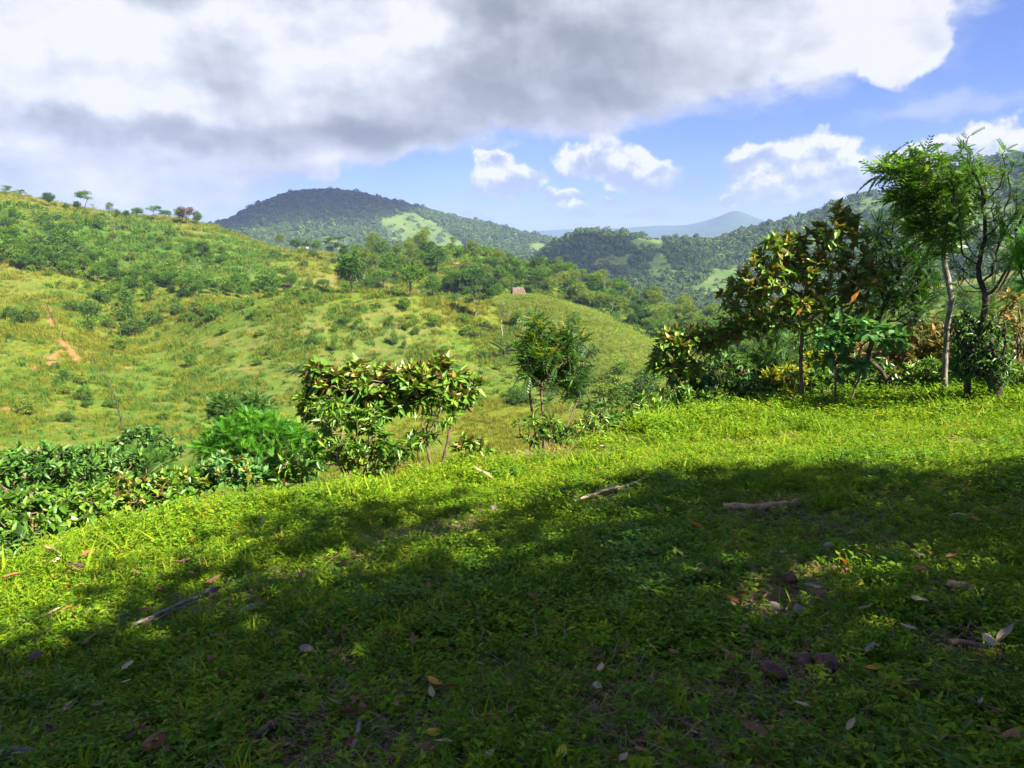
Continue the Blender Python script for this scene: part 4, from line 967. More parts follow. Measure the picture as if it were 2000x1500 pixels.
k = (fo > .5) & (so < .5) | ((li > .5) & (rng.random(len(x)) < .06) & (so < .5)); k &= visible(x, y, z, 10)
x, y, z = x[k], y[k], z[k]; r = np.hypot(x, y); n = len(x)
cloud_of('forest', 'dark dense forest covering the far mountains', 'forest', np.stack([x, y, z - 1], 1), np.stack([x * 0, x * 0, rng.uniform(0, 6.28, n)], 1),
         rng.uniform(.4, 1.45, n) * np.clip(r / 1500, .75, 1.2) * (1 + .5 * (rng.random(n) < .08)), rng.integers(0, 4, n),
         [far_crown(1, 4.6, 4.0, M_far), far_crown(2, 5.2, 3.2, M_far), far_crown(3, 3.8, 4.6, M_far), far_crown(4, 6, 3.6, M_far, 110)])
print('far', n)
# scrub between the countable trees, 70 - 720 m
def tuft(seed, n, h, w, m_, wid=.06, bend=.4):
    rng = np.random.default_rng(seed); a = rng.uniform(0, 6.28, n); s = rng.uniform(0, .5, n) ** .7
    pos = np.stack([np.cos(a) * s * w, np.sin(a) * s * w, 0 * a - .03], 1)
    b_ = rng.uniform(0, 6.28, n); lean = rng.uniform(.2, 1.1, n)
    dr = np.stack([np.cos(b_) * lean, np.sin(b_) * lean, np.ones(n)], 1)
    return leafmesh('tuft', [scatter(T_blade(wid, bend), pos, dr, rng.normal(0, 1, (n, 3)) + np.array([0, 0, .4]), h * rng.uniform(.5, 1.2, n), rng.uniform(0, 1, n))], [m_])
G_past = leafmat('pasture_grass', [(0, (.055, .105, .008)), (.35, (.150, .180, .010)), (.75, (.235, .220, .020)), (1, (.30, .215, .07))], trans=.2, rough=.7, obj=True)
G_lush = leafmat('lush_grass', [(0, (.045, .11, .012)), (.6, (.085, .18, .02)), (1, (.14, .22, .03))], trans=.2, rough=.7, obj=True)
rng = np.random.default_rng(6)
x1, y1 = sector(80000, 62, 270, -.68, .45, rng, 1.7); x2, y2 = sector(26000, 250, 520, -.68, .1, rng, 1.8); x3, y3 = sector(6000, 40, 70, -.75, .6, rng)
x = np.concatenate([x1, x2, x3]); y = np.concatenate([y1, y2, y3]); z = height(x, y); r = np.hypot(x, y)
fo, li, so, dr_, lu = land_masks(x, y, z)
k = (so < .3) & visible(x, y, z, 1.0) & (rng.random(len(x)) < .12 + .88 * smooth(fbm(x, y, 7, 3, 13), -.15, .25))
x, y, z, r, lu = x[k], y[k], z[k], r[k], lu[k]; n = len(x); idx = rng.integers(0, 3, n) + 3 * (rng.random(n) < lu * .8)
rot = normal_rot(x, y, rng, .6)
cloud_of('pasture_grass', 'rough yellow green pasture grass on the sunny slopes', 'grass', np.stack([x, y, z], 1), rot, rng.uniform(.6, 1.5, n) * np.clip(r / 190, .7, 1.8), idx,
         [tuft(1, 30, .75, 1.1, G_past, .09), tuft(2, 40, .55, 1.5, G_past, .09), tuft(3, 24, 1.0, .9, G_past, .08), tuft(4, 30, .8, 1.2, G_lush, .1), tuft(5, 40, .6, 1.6, G_lush, .1), tuft(6, 34, 1.0, 1.1, G_lush, .12)])
print('past', n)
def scrubm(seed, n, w, h, m_, ls):
    rng = np.random.default_rng(seed); d = unit(rng.normal(0, 1, (n, 3))) * rng.uniform(.5, 1, (n, 1)); d[:, 2] = np.abs(d[:, 2])
    pos = d * np.array([w, w, h]); dr = unit(d + rng.normal(0, .5, (n, 3)))
    return leafmesh('scrub', [scatter(T_quad(.6), pos, dr, np.array([0, 0, 1.]) + rng.normal(0, .5, (n, 3)), ls * rng.uniform(.6, 1.3, n), rng.uniform(0, 1, n))], [m_])
rng = np.random.default_rng(8)
x, y = sector(26000, 90, 700, -.70, .75, rng, 1.6); z = height(x, y); px_, py_ = to_pix(np.stack([x, y, z], 1)); r = np.hypot(x, y)
w = fbm(x, y, 30, 3, 15); wx = px_ + 25 * w; wy = py_ + 12 * w
k = inpoly(wx, wy, [(0,395),(100,415),(420,480),(540,500),(560,550),(680,560),(560,590),(400,585),(330,640),(260,660),(200,600),(120,560),(0,520)]) & (r > 190) & (rng.random(len(x)) < .36)
k |= inpoly(px_, py_, [(660,500),(860,488),(960,490),(1060,530),(1150,560),(1400,618),(1460,660),(1420,735),(1330,700),(1260,668),(1180,622),(1100,598),(1000,576),(940,590),(860,592),(760,575),(670,577)]) & (r > 222)
k |= (px_ > 1390) & (r > 120)
k |= (r > 520) & (px_ < 1400)
k |= inpoly(px_, py_, [(0,560),(300,600),(520,590),(860,595),(960,640),(1000,760),(900,860),(560,880),(0,860)]) & (r > 90) & (fbm(x, y, 16, 4, 77) > .42) & (rng.random(len(x)) < .7)
k &= visible(x, y, z, 3)
x, y, z, r = x[k], y[k], z[k], r[k]; n = len(x)
cloud_of('scrub', 'low green scrub filling the swales and woods of the hills', 'scrub', np.stack([x, y, z], 1), normal_rot(x, y, rng, .3), rng.uniform(.4, 1.4, n) * np.clip(r / 300, .45, 1.5), rng.integers(0, 4, n),
         [scrubm(1, 160, 1.7, 1.6, M_mid, .5), scrubm(2, 130, 1.3, 1.2, M_dark, .45), scrubm(3, 130, 1.5, 1.2, M_light, .45), scrubm(4, 170, 2.0, 1.3, M_mid, .55)])
print('scrub', n)
# maize on the slope below the hut
def maize(seed):
    rng = np.random.default_rng(seed); parts = []
    for s in range(4):
        o = rng.normal(0, .45, 3) * np.array([1, 1, 0]); n = 9; a = np.arange(n) * 2.6 + rng.uniform(0, 6)
        pos = o + np.stack([a * 0, a * 0, np.linspace(.2, 1.5, n)], 1); dr = np.stack([np.cos(a), np.sin(a), 1.3 + 0 * a], 1)
        parts.append(scatter(T_blade(.11, .8), pos, dr, np.tile([0, 0, 1.], (n, 1)) + rng.normal(0, .2, (n, 3)), rng.uniform(.5, .8, n), rng.uniform(0, 1, n)))
        parts.append(scatter(T_blade(.03, .02), o[None], np.array([[.03, .02, 1.]]), np.array([[1., 0, 0]]), 1.9, np.array([1.])))
    return leafmesh('maize', parts, [G_maize])
G_maize = leafmat('maize_leaf', [(0, (.10, .19, .02)), (.5, (.20, .29, .03)), (.8, (.32, .32, .07)), (1, (.46, .30, .16))], trans=.25, rough=.6, obj=True)
rng = np.random.default_rng(9)
x, y = sector(26000, 100, 250, -.05, .36, rng, 1.8); z = height(x, y); px_, py_ = to_pix(np.stack([x, y, z], 1)); r = np.hypot(x, y)
k = inpoly(px_ + 8 * fbm(x, y, 12, 2, 19), py_, [(955,590),(1000,580),(1060,583),(1140,602),(1260,668),(1330,702),(1400,720),(1400,770),(1250,770),(1150,735),(1080,700),(1030,660),(990,620)]) & (r < 246) & visible(x, y, z, 2)
x, y, z = x[k], y[k], z[k]; n = len(x)
cloud_of('maize_field', 'yellowing maize covering the slope below the thatched hut', 'maize', np.stack([x, y, z], 1), normal_rot(x, y, rng, 0), rng.uniform(.55, 1.0, n), rng.integers(0, 3, n), [maize(1), maize(2), maize(3)])
print('maize', n)
#GROUNDCOVER_BEGIN
def near_pt(px, py, up=0.0):
    az, t = pix(px, py); r = np.linspace(1.0, 30, 3000); x = r * math.sin(az); y = r * math.cos(az)
    k = np.nonzero(height(x, y) + up - EYE >= t * r)[0]; i = k[0] if len(k) else len(r) - 1
    return np.array([x[i], y[i], float(height(x[i], y[i]))])
CLEAR = [(1490, 1002, .22), (1440, 1004, .2), (1540, 1000, .2), (1510, 1325, .16), (1573, 1310, .15), (1613, 1318, .16), (1560, 1350, .16), (1540, 1145, .15), (1636, 1130, .18), (490, 1203, .16), (655, 1290, .12), (1930, 1262, .16), (303, 1455, .12), (845, 1436, .1), (870, 1455, .12), (1530, 1195, .3), (1500, 1190, .22),
         (1887, 1178, .14), (1160, 982, .2), (1412, 1015, .2), (1562, 1012, .2), (1220, 960, .2), (340, 1210, .12), (300, 1230, .12), (385, 1190, .12), (965, 1003, .1), (178, 1205, .08), (40, 1490, .12), (1935, 1258, .12), (695, 1465, .08), (600, 1280, .08), (525, 1440, .1), (1450, 1020, .25), (1500, 1020, .25), (1545, 1014, .22), (1180, 990, .15), (1140, 1000, .12), (1250, 955, .12), (1520, 1345, .1), (1600, 1335, .12), (1640, 1138, .12), (1550, 1158, .1), (360, 1215, .08), (820, 1050, .4), (860, 1040, .35), (760, 1062, .3), (1885, 1292, .1)]
# ------------------------------------------------------------------ the knoll's weeds and grass
G_weed = leafmat('weed_leaf', [(0, (.055, .140, .007)), (.45, (.14, .27, .009)), (.78, (.30, .40, .013)), (.86, (.34, .24, .03)), (1, (.32, .12, .04))], under=(.14, .22, .02), trans=.4, rough=.6, spec=.15, obj=True)
G_weed2 = leafmat('broad_weed_leaf', [(0, (.055, .14, .008)), (.6, (.12, .25, .010)), (1, (.22, .34, .02))], trans=.35, rough=.5, spec=.25, obj=True)
G_blade2 = leafmat('pale_grass_blade', [(0, (.13, .21, .01)), (.6, (.28, .34, .02)), (1, (.46, .38, .10))], trans=.4, rough=.6, spec=.1, obj=True)
G_blade = leafmat('grass_blade', [(0, (.10, .19, .008)), (.6, (.24, .35, .012)), (.9, (.38, .42, .025)), (1, (.46, .33, .10))], trans=.4, rough=.6, spec=.12, obj=True)
G_dead = leafmat('dead_straw', [(0, (.16, .10, .05)), (1, (.38, .26, .13))], trans=.1, rough=.8)
def patch(seed, nw, nb, nd, R=.26, hw=.09, hb=.13, ls=.038, mats=None):
    rng = np.random.default_rng(seed); parts = []
    def disc(n): a = rng.uniform(0, 6.28, n); s = R * rng.uniform(0, 1, n) ** .5; return np.cos(a) * s, np.sin(a) * s
    if nw:
        cx, cy = disc(nw); pos = []; dr = []; rn = []
        for i in range(nw):                              # each weed: a leaning stem with paired leaves
            h = hw * rng.uniform(.35, 1.2); L = rng.integers(4, 9); t = np.linspace(.25, 1, L); ln = rng.normal(0, .45, 2)
            p = np.stack([cx[i] + ln[0] * h * t, cy[i] + ln[1] * h * t, h * t], 1); a = np.arange(L) * 2.4 + rng.uniform(0, 6)
            pos.append(p); dr.append(np.stack([np.cos(a), np.sin(a), rng.uniform(-.1, .7, L)], 1)); rn.append(np.clip(rng.uniform(0, .9) + rng.normal(0, .08, L), 0, 1))
        pos = np.concatenate(pos); n = len(pos)
        parts.append(scatter(T_lf, pos, np.concatenate(dr), np.array([0, 0, 1.]) + rng.normal(0, .3, (n, 3)), ls * rng.uniform(.5, 1.25, n), np.concatenate(rn)))
    if nb:
        x, y = disc(nb); a = rng.uniform(0, 6.28, nb); l = rng.uniform(.2, 1.5, nb)
        parts.append(scatter(T_blade(.075, .35), np.stack([x, y, 0 * x], 1), np.stack([np.cos(a) * l, np.sin(a) * l, 1 + 0 * a], 1), np.stack([np.cos(a) * -.2, np.sin(a) * -.2, 1 + 0 * a], 1) + rng.normal(0, .3, (nb, 3)),
                             hb * rng.uniform(.35, 1.1, nb), rng.uniform(0, 1, nb)) + (1,))
    if nd:
        x, y = disc(nd); a = rng.uniform(0, 6.28, nd)
        parts.append(scatter(T_blade(.04, .1), np.stack([x, y, 0 * x + .01], 1), np.stack([np.cos(a), np.sin(a), rng.uniform(0, .25, nd)], 1), np.array([0, 0, 1.]) + rng.normal(0, .3, (nd, 3)), .10 * rng.uniform(.4, 1.2, nd), rng.uniform(0, 1, nd)) + (2,))
    return leafmesh('patch', parts, mats or [G_weed, G_blade, G_dead])
T_lf = (np.array([(0, 0, 0), (-.22, .40, .07), (.22, .40, .07), (0, .5, 0), (0, 1, -.12)], float), tri((0, 2, 3), (0, 3, 1), (3, 2, 4), (3, 4, 1)))
pats = [patch(1, 60, 60, 14), patch(2, 75, 30, 10), patch(3, 30, 130, 16), patch(4, 50, 90, 24), patch(5, 85, 20, 10, hw=.12, ls=.05), patch(6, 40, 60, 60, hw=.06, hb=.08),
        patch(7, 46, 50, 8, hw=.2, hb=.2, ls=.055), patch(8, 36, 90, 10, hw=.14, hb=.28, ls=.05), patch(9, 10, 8, 130, hw=.05, hb=.05), patch(10, 60, 20, 10, hw=.13, ls=.062, mats=[G_weed2, G_blade, G_dead]), patch(11, 14, 190, 20, hb=.10, mats=[G_weed, G_blade2, G_dead])]
rng = np.random.default_rng(20)
x, y = sector(19000, 1.3, 24, -.80, .80, rng, 1.75); az = np.arctan2(x, y); r = np.hypot(x, y)
k = r < lip(az) * 1.30; x, y, az, r = x[k], y[k], az[k], r[k]; z = height(x, y); n = len(x)
bare = np.zeros(n, bool)
for (cx_, cy_, cr_) in CLEAR:
    c_ = near_pt(cx_, cy_); inner = (x - c_[0]) ** 2 + (y - c_[1]) ** 2 < (cr_ + .06) ** 2; bare |= inner
f1 = fbm(x, y, 1.4, 3, 101); f2 = fbm(x, y, 2.6, 3, 103)
idx = np.where(f1 > .12, rng.choice([0, 1, 4, 9], n), np.where(f1 < -.15, rng.choice([2, 2, 10, 5], n), rng.choice([0, 1, 3, 10], n)))
idx = np.where((r < 5.5) & (rng.random(n) < .35), rng.choice([0, 1, 4, 9, 3, 2], n), idx)
f3 = fbm(x, y, .9, 3, 107); idx = np.where((f3 > .45) & (rng.random(n) < .5), 9, idx)
idx = np.where((f2 > .42) & (rng.random(n) < .8), 8, idx)
for (cx_, cy_, cr_) in [(820, 1050, .55), (900, 1030, .4), (1530, 1195, .32), (600, 1140, .45), (700, 1110, .4), (1600, 975, .4), (1720, 980, .4), (1900, 870, .5), (1560, 1010, .3), (870, 1180, .22), (1180, 1200, .25), (1850, 1240, .25), (250, 1370, .16), (1420, 1180, .14)]:
    c_ = near_pt(cx_, cy_); idx = np.where(((x - c_[0]) ** 2 + (y - c_[1]) ** 2 < (cr_ * (.8 + .5 * f1)) ** 2) & (rng.random(n) < .85), 8, idx)
idx = np.where((f2 > .28) & (f2 <= .42), 5, idx)
idx = np.where(bare, 8, idx)
rim = smooth(r / lip(az), .72, .95)
idx = np.where(rng.random(n) < rim * (.04 + .35 * (x > 2)) + .012 * (r > 6), rng.choice([6, 7], n), idx)
sc = rng.uniform(.7, 1.15, n) * np.where((idx == 9) | (idx == 4), .8, 1.0) * (1 + .35 * rim * (x > 2))
idx = np.where(bare, 8, idx)
cloud_of('ground_cover', 'short grass and small leafy weeds covering the knoll', 'grass', np.stack([x, y, z], 1), normal_rot(x, y, rng, 1.0), sc, idx, pats)
print('cover', n)
x, y = sector(5200, 10, 62, -.85, .85, rng, 1.4); az = np.arctan2(x, y); r = np.hypot(x, y)
k = r > lip(az) * 1.15; x, y, az, r = x[k], y[k], az[k], r[k]; z = height(x, y); n = len(x)
cloud_of('slope_scrub', 'leafy scrub on the hidden slope below the rim of the knoll', 'scrub', np.stack([x, y, z], 1), normal_rot(x, y, rng, .3), rng.uniform(.14, .42, n) * np.clip(r / 30, .6, 1.6), rng.integers(0, 3, n),
         [scrubm(11, 160, 1.7, 1.6, L_bright, .45), scrubm(12, 150, 1.3, 1.2, L_dark, .45), scrubm(13, 150, 1.5, 1.2, L_main, .45)])
#DEBRIS_BEGIN
# ------------------------------------------------------------------ things lying on the knoll
def stick(name, pts, rad, label, cat, m_, up=.05, taper=.6, seed=0, end=None, flat=1.0, n=14):
    rng = np.random.default_rng(seed); P = np.array([near_pt(a, b) for a, b in pts]); P[:, 2] += up
    d = np.concatenate([[0], np.cumsum(np.linalg.norm(np.diff(P, axis=0), axis=1))]); t = np.linspace(0, d[-1], n)
    Q = np.stack([np.interp(t, d, P[:, i]) for i in range(3)], 1); Q[1:-1] += rng.normal(0, rad * .16, (n - 2, 3))
    R = rad * np.linspace(1, taper, n) * (1 + rng.normal(0, .07, n)); s = 10
    dv = unit(np.gradient(Q, axis=0)); x = unit(np.cross(dv, [0, 0, 1.])); z = np.cross(x, dv); th = np.arange(s) / s * 2 * math.pi
    lump = 1 + .10 * np.sin(th * 3 + seed)[None] + rng.normal(0, .03, (n, s))
    ring = (np.cos(th)[None, :, None] * x[:, None] + np.sin(th)[None, :, None] * z[:, None] * flat) * (R[:, None] * lump)[..., None]
    V = (Q[:, None] + ring).reshape(-1, 3) - Q[0]; o = np.arange(n - 1)[:, None] * s; k = np.arange(s); k2 = (k + 1) % s
    Fq = np.stack([o + k, o + k2, o + s + k2, o + s + k], 2).reshape(-1, 4)
    V = np.concatenate([V, [Q[0] - Q[0] - dv[0] * rad * .1], [Q[-1] - Q[0] + dv[-1] * rad * .12]])
    c0 = np.stack([k * 0 + len(V) - 2, k2, k], 1); c1 = np.stack([k * 0 + len(V) - 1, (n - 1) * s + k, (n - 1) * s + k2], 1)
    me = mesh(name, V, [Fq, c0, c1], [m_, end or m_], [0] * len(Fq) + [1] * (2 * s), smooth_=True)
    o = link(name, me); o.location = Q[0]; tag(o, label, cat)
    return o
wood_end = barkmat('cut_wood', (.34, .24, .14), (.50, .38, .24), 30)
wood_pale = barkmat('bleached_wood', (.34, .25, .14), (.62, .48, .30), 22)
wood_grey = barkmat('grey_wood', (.13, .11, .09), (.32, .28, .23), 22)
log_bark = barkmat('log_bark', (.26, .13, .05), (.60, .36, .17), 18)
stick('fallen_log', [(1412, 1004), (1480, 1006), (1562, 995)], .038, 'short thick brown log lying in dappled shade', 'log', log_bark, .06, .9, 1, wood_end)
stick('broken_stick', [(1122, 996), (1170, 978), (1208, 966)], .016, 'long pale split stick along the edge of the shade', 'stick', wood_pale, .085, 1.1, 2, flat=.7)
stick('broken_stick', [(1205, 966), (1240, 954), (1266, 942)], .020, 'pale upper piece broken off the long split stick', 'stick', wood_pale, .06, .8, 3, flat=.8)
stick('dead_branch', [(258, 1250), (330, 1215), (420, 1172)], .011, 'grey dead branch lying in the shade', 'branch', wood_grey, .085, 1.6, 4, flat=.8)
stick('dead_branch', [(300, 1240), (360, 1210), (425, 1185)], .006, 'thin bark strip alongside the grey dead branch', 'branch', bark_brown, .085, .8, 14)
stick('stick', [(688, 1496), (696, 1462), (706, 1430)], .009, 'short whitish stick at the bottom border', 'stick', wood_grey, .05, 1.1, 5)
stick('stick', [(40, 1231), (85, 1222), (125, 1200)], .008, 'thin pale stick near the left border', 'stick', wood_pale, .06, .7, 6)
stick('twig', [(830, 1298), (870, 1286), (905, 1266)], .005, 'thin brown twig in the shade, the left one of two', 'twig', bark_brown, .06, .6, 7)
stick('twig', [(900, 1302), (925, 1288), (945, 1270)], .004, 'thin dark twig in the shade, the right one of two', 'twig', bark_dark, .06, .6, 8)
stick('weathered_branch', [(1850, 1166), (1890, 1176), (1930, 1186)], .020, 'thick weathered branch piece with a torn pale end', 'branch', log_bark, .085, .8, 9, wood_end)
stick('curved_stick', [(1850, 1288), (1880, 1287), (1925, 1300)], .013, 'curved dark brown stick in the lower right shade', 'stick', bark_brown, .085, .8, 10)
stick('stick', [(1852, 1020), (1872, 1014), (1890, 1018)], .016, 'short pale bone like stick beside an orange leaf', 'stick', wood_pale, .04, .9, 11)
stick('stick', [(1445, 1070), (1480, 1064), (1512, 1072)], .018, 'mossy dark stick half buried in the weeds', 'stick', bark_dark, .04, .8, 12)
stick('stick', [(505, 1455), (525, 1440), (548, 1428)], .022, 'thick brown bark chunk in the lower left shade', 'bark', bark_brown, .04, .8, 13)
# fallen fruits and stones
fruit_m, nt, b, k = mat('fruit_skin', .75, .12)
tcn = nt.nodes.new('ShaderNodeTexCoord'); oi = nt.nodes.new('ShaderNodeObjectInfo'); v_ = tcn.outputs['Object']
c_ = k.mix(k.ss(k.noise(v_, 22, 4, .6), .42, .62), (.11, .06, .042), (.23, .11, .07)); c_ = k.mix(k.ss(k.noise(v_, 12, 3, .5), .58, .68), c_, (.32, .10, .07))
c_ = k.mix(k.ss(k.noise(v_, 90, 4, .6), .55, .75, 0, .5), c_, (.30, .26, .22)); c_ = k.mix(k.ss(k.noise(k.vm('ADD', v_, (3, 1, 2)), 16, 3, .5), .64, .66), c_, (.03, .02, .018))
nt.links.new(c_, b.inputs['Base Color'])
bp = nt.nodes.new('ShaderNodeBump'); bp.inputs['Strength'].default_value = .4; bp.inputs['Distance'].default_value = .004; nt.links.new(k.noise(v_, 60, 5, .6), bp.inputs['Height']); nt.links.new(bp.outputs[0], b.inputs['Normal'])
stone_m, nt, b, k = mat('grey_stone', .9, .2); tcn = nt.nodes.new('ShaderNodeTexCoord')
nt.links.new(k.mix(k.ss(k.noise(tcn.outputs['Object'], 40, 6, .7), .3, .7), (.10, .085, .07), (.27, .23, .19)), b.inputs['Base Color'])
def lump(name, px, py, a, b_, c, rz, label, cat, m_, seed, taper=.25, stub=True, up=.0, tilt=0):
    rng = np.random.default_rng(seed); nu, nv = 22, 14; u = np.arange(nu) / nu * 2 * math.pi; v = np.linspace(0, math.pi, nv)
    U, Vv = np.meshgrid(u, v, indexing='ij'); X_ = np.cos(Vv); s = np.sin(Vv) * (1 - taper * X_)
    bump_ = 1 + .05 * np.sin(3 * U + seed) * np.sin(2 * Vv) + .03 * np.cos(5 * U + 2 * Vv + seed)
    P = np.stack([X_ * a, s * np.cos(U) * b_ * bump_, s * np.sin(U) * c * bump_], 2).reshape(-1, 3)
    i = np.arange(nu)[:, None] * nv; i2 = ((np.arange(nu) + 1) % nu)[:, None] * nv; j = np.arange(nv - 1)[None]
    Fq = np.stack([i + j, i + j + 1, i2 + j + 1, i2 + j], 2).reshape(-1, 4)
    p = near_pt(px, py, c * .8); root = link(name, mesh(name, P, [Fq], [m_], smooth_=True))
    root.location = (p[0], p[1], p[2] + c * .75 + .035 + up); root.rotation_euler = (0, tilt, rz)
    if stub:
        t = np.linspace(0, 1, 4); th = np.arange(7) / 7 * 6.283
        Q = np.stack([np.stack([a * .93 + a * .28 * t[i_] + 0 * th, np.cos(th) * b_ * (.20 - .05 * t[i_]), np.sin(th) * b_ * (.20 - .05 * t[i_])], 1) for i_ in range(4)]).reshape(-1, 3)
        o_ = np.arange(3)[:, None] * 7; k_ = np.arange(7); k2_ = (k_ + 1) % 7
        link('stalk', mesh('stalk', Q, [np.stack([o_ + k_, o_ + k2_, o_ + 7 + k2_, o_ + 7 + k_], 2).reshape(-1, 4), np.array([[21, 22, 23, 24, 25, 26, 27]])], [wood_end], smooth_=True), root)
    tag(root, label, cat)
    return root
lump('fallen_fruit', 1512, 1325, .062, .042, .040, -.75, 'dull brown fallen fruit, left one of three close together', 'fruit', fruit_m, 1, .15)
lump('fallen_fruit', 1573, 1306, .046, .037, .036, -1.5, 'fallen fruit with a pinkish red side, middle one of three', 'fruit', fruit_m, 2, .1, False)
lump('fallen_fruit', 1614, 1312, .058, .048, .045, -1.75, 'heart shaped fallen fruit with a black spot and broken stalk', 'fruit', fruit_m, 3, .3)
lump('fallen_fruit', 1541, 1140, .055, .033, .032, -.9, 'grey brown egg shaped fruit above the patch of bare litter', 'fruit', fruit_m, 4, .05, False)
lump('fallen_fruit', 1636, 1124, .095, .030, .030, -.05, 'long dark reddish fallen fruit beside an orange leaf', 'fruit', fruit_m, 5, .0, False)
lump('stone', 490, 1199, .075, .030, .028, .75, 'long smooth grey stone right of the dead branch', 'stone', stone_m, 6, .1, False)
lump('stone', 598, 1280, .040, .030, .024, .1, 'small dark grey stone beside an upright rusty leaf', 'stone', stone_m, 7, .1, False)
lump('stone', 965, 1001, .050, .042, .040, .3, 'pale round stone at the sunlit edge of the shade', 'stone', barkmat('pale_stone', (.30, .22, .17), (.46, .36, .30), 30), 8, .1, False)
lump('stone', 178, 1206, .034, .028, .026, .3, 'small brown stone right of the thin pale stick', 'stone', stone_m, 9, .1, False)
lump('stone', 30, 1492, .085, .045, .035, .2, 'rough grey stone in the lower left corner', 'stone', stone_m, 10, .1, False)
# dead leaves
def leafcol(name, c1, c2):
    m_ = leafmat(name, [(0, c1), (1, c2)], trans=.15, rough=.6, obj=True); return m_
D = {'brown': leafcol('dead_leaf_brown', (.20, .10, .045), (.33, .18, .09)), 'red': leafcol('dead_leaf_red', (.26, .09, .045), (.38, .15, .08)), 'orange': leafcol('dead_leaf_orange', (.60, .22, .03), (.7, .32, .06)),
     'yellow': leafcol('dead_leaf_yellow', (.58, .40, .03), (.62, .50, .08)), 'tan': leafcol('dead_leaf_tan', (.42, .29, .17), (.55, .42, .26)), 'grey': leafcol('dead_leaf_grey', (.24, .19, .14), (.36, .29, .21)), 'dark': leafcol('dead_leaf_dark', (.09, .05, .04), (.17, .09, .065))}
def deadleaf(curl, w, seed):
    rng = np.random.default_rng(seed); nu, nv = 9, 5; V = []
    for i in range(nu):
        t = i / (nu - 1); wd = w * (math.sin(math.pi * min(t * 1.06 + .02, 1)) ** .75) * (1 - .25 * t) * .5
        for j in range(nv):
            s = (j - 2) / 2; V.append((s * wd * (1 - .3 * curl * abs(s)), t, curl * (.9 * (s * wd) ** 2 / w + .25 * (t - .5) ** 2) + .02 * math.sin(t * 9 + s * 4 + seed) + .012 * rng.normal()))
    Fq = [(i * nv + j, i * nv + j + 1, (i + 1) * nv + j + 1, (i + 1) * nv + j) for i in range(nu - 1) for j in range(nv - 1)]
    b0 = len(V); V += [(-.012, -.22, .02), (.012, -.22, .02), (.012, .05, 0), (-.012, .05, 0)]; Fq.append((b0, b0 + 1, b0 + 2, b0 + 3))
    return np.array(V) - np.array([0, .5, 0]), np.array(Fq)
shapes = [deadleaf(.4, .5, 1), deadleaf(1.2, .45, 2), deadleaf(-.8, .6, 3), deadleaf(2.2, .42, 4)]
rL = np.random.default_rng(44)
dl_cache = {}
def leaf_at(px, py, ln, col, label, group=None, tilt=.35, sh=None, rz=None):
    sh = rL.integers(0, 4) if sh is None else sh
    if (sh, col) not in dl_cache:
        V, Fq = shapes[sh]; dl_cache[(sh, col)] = mesh('dead_leaf', V, [Fq], [D[col]], smooth_=True, attrs={'rnd': ('FLOAT', np.clip(V[:, 1] + .5 + .2 * np.sin(V[:, 0] * 40), 0, 1))})
    p = near_pt(px, py, .09); r = math.hypot(p[0], p[1]); sc = ln * r / F * 1.35
    o = link('dead_leaf', dl_cache[(sh, col)]); o.location = (p[0], p[1], p[2] + .085 + .15 * sc)
    o.rotation_euler = (rL.normal(0, tilt * .7) + .12, rL.normal(0, tilt * .7), rL.uniform(0, 6.28) if rz is None else rz); o.scale = (sc,) * 3
    tag(o, label, 'leaf', group)
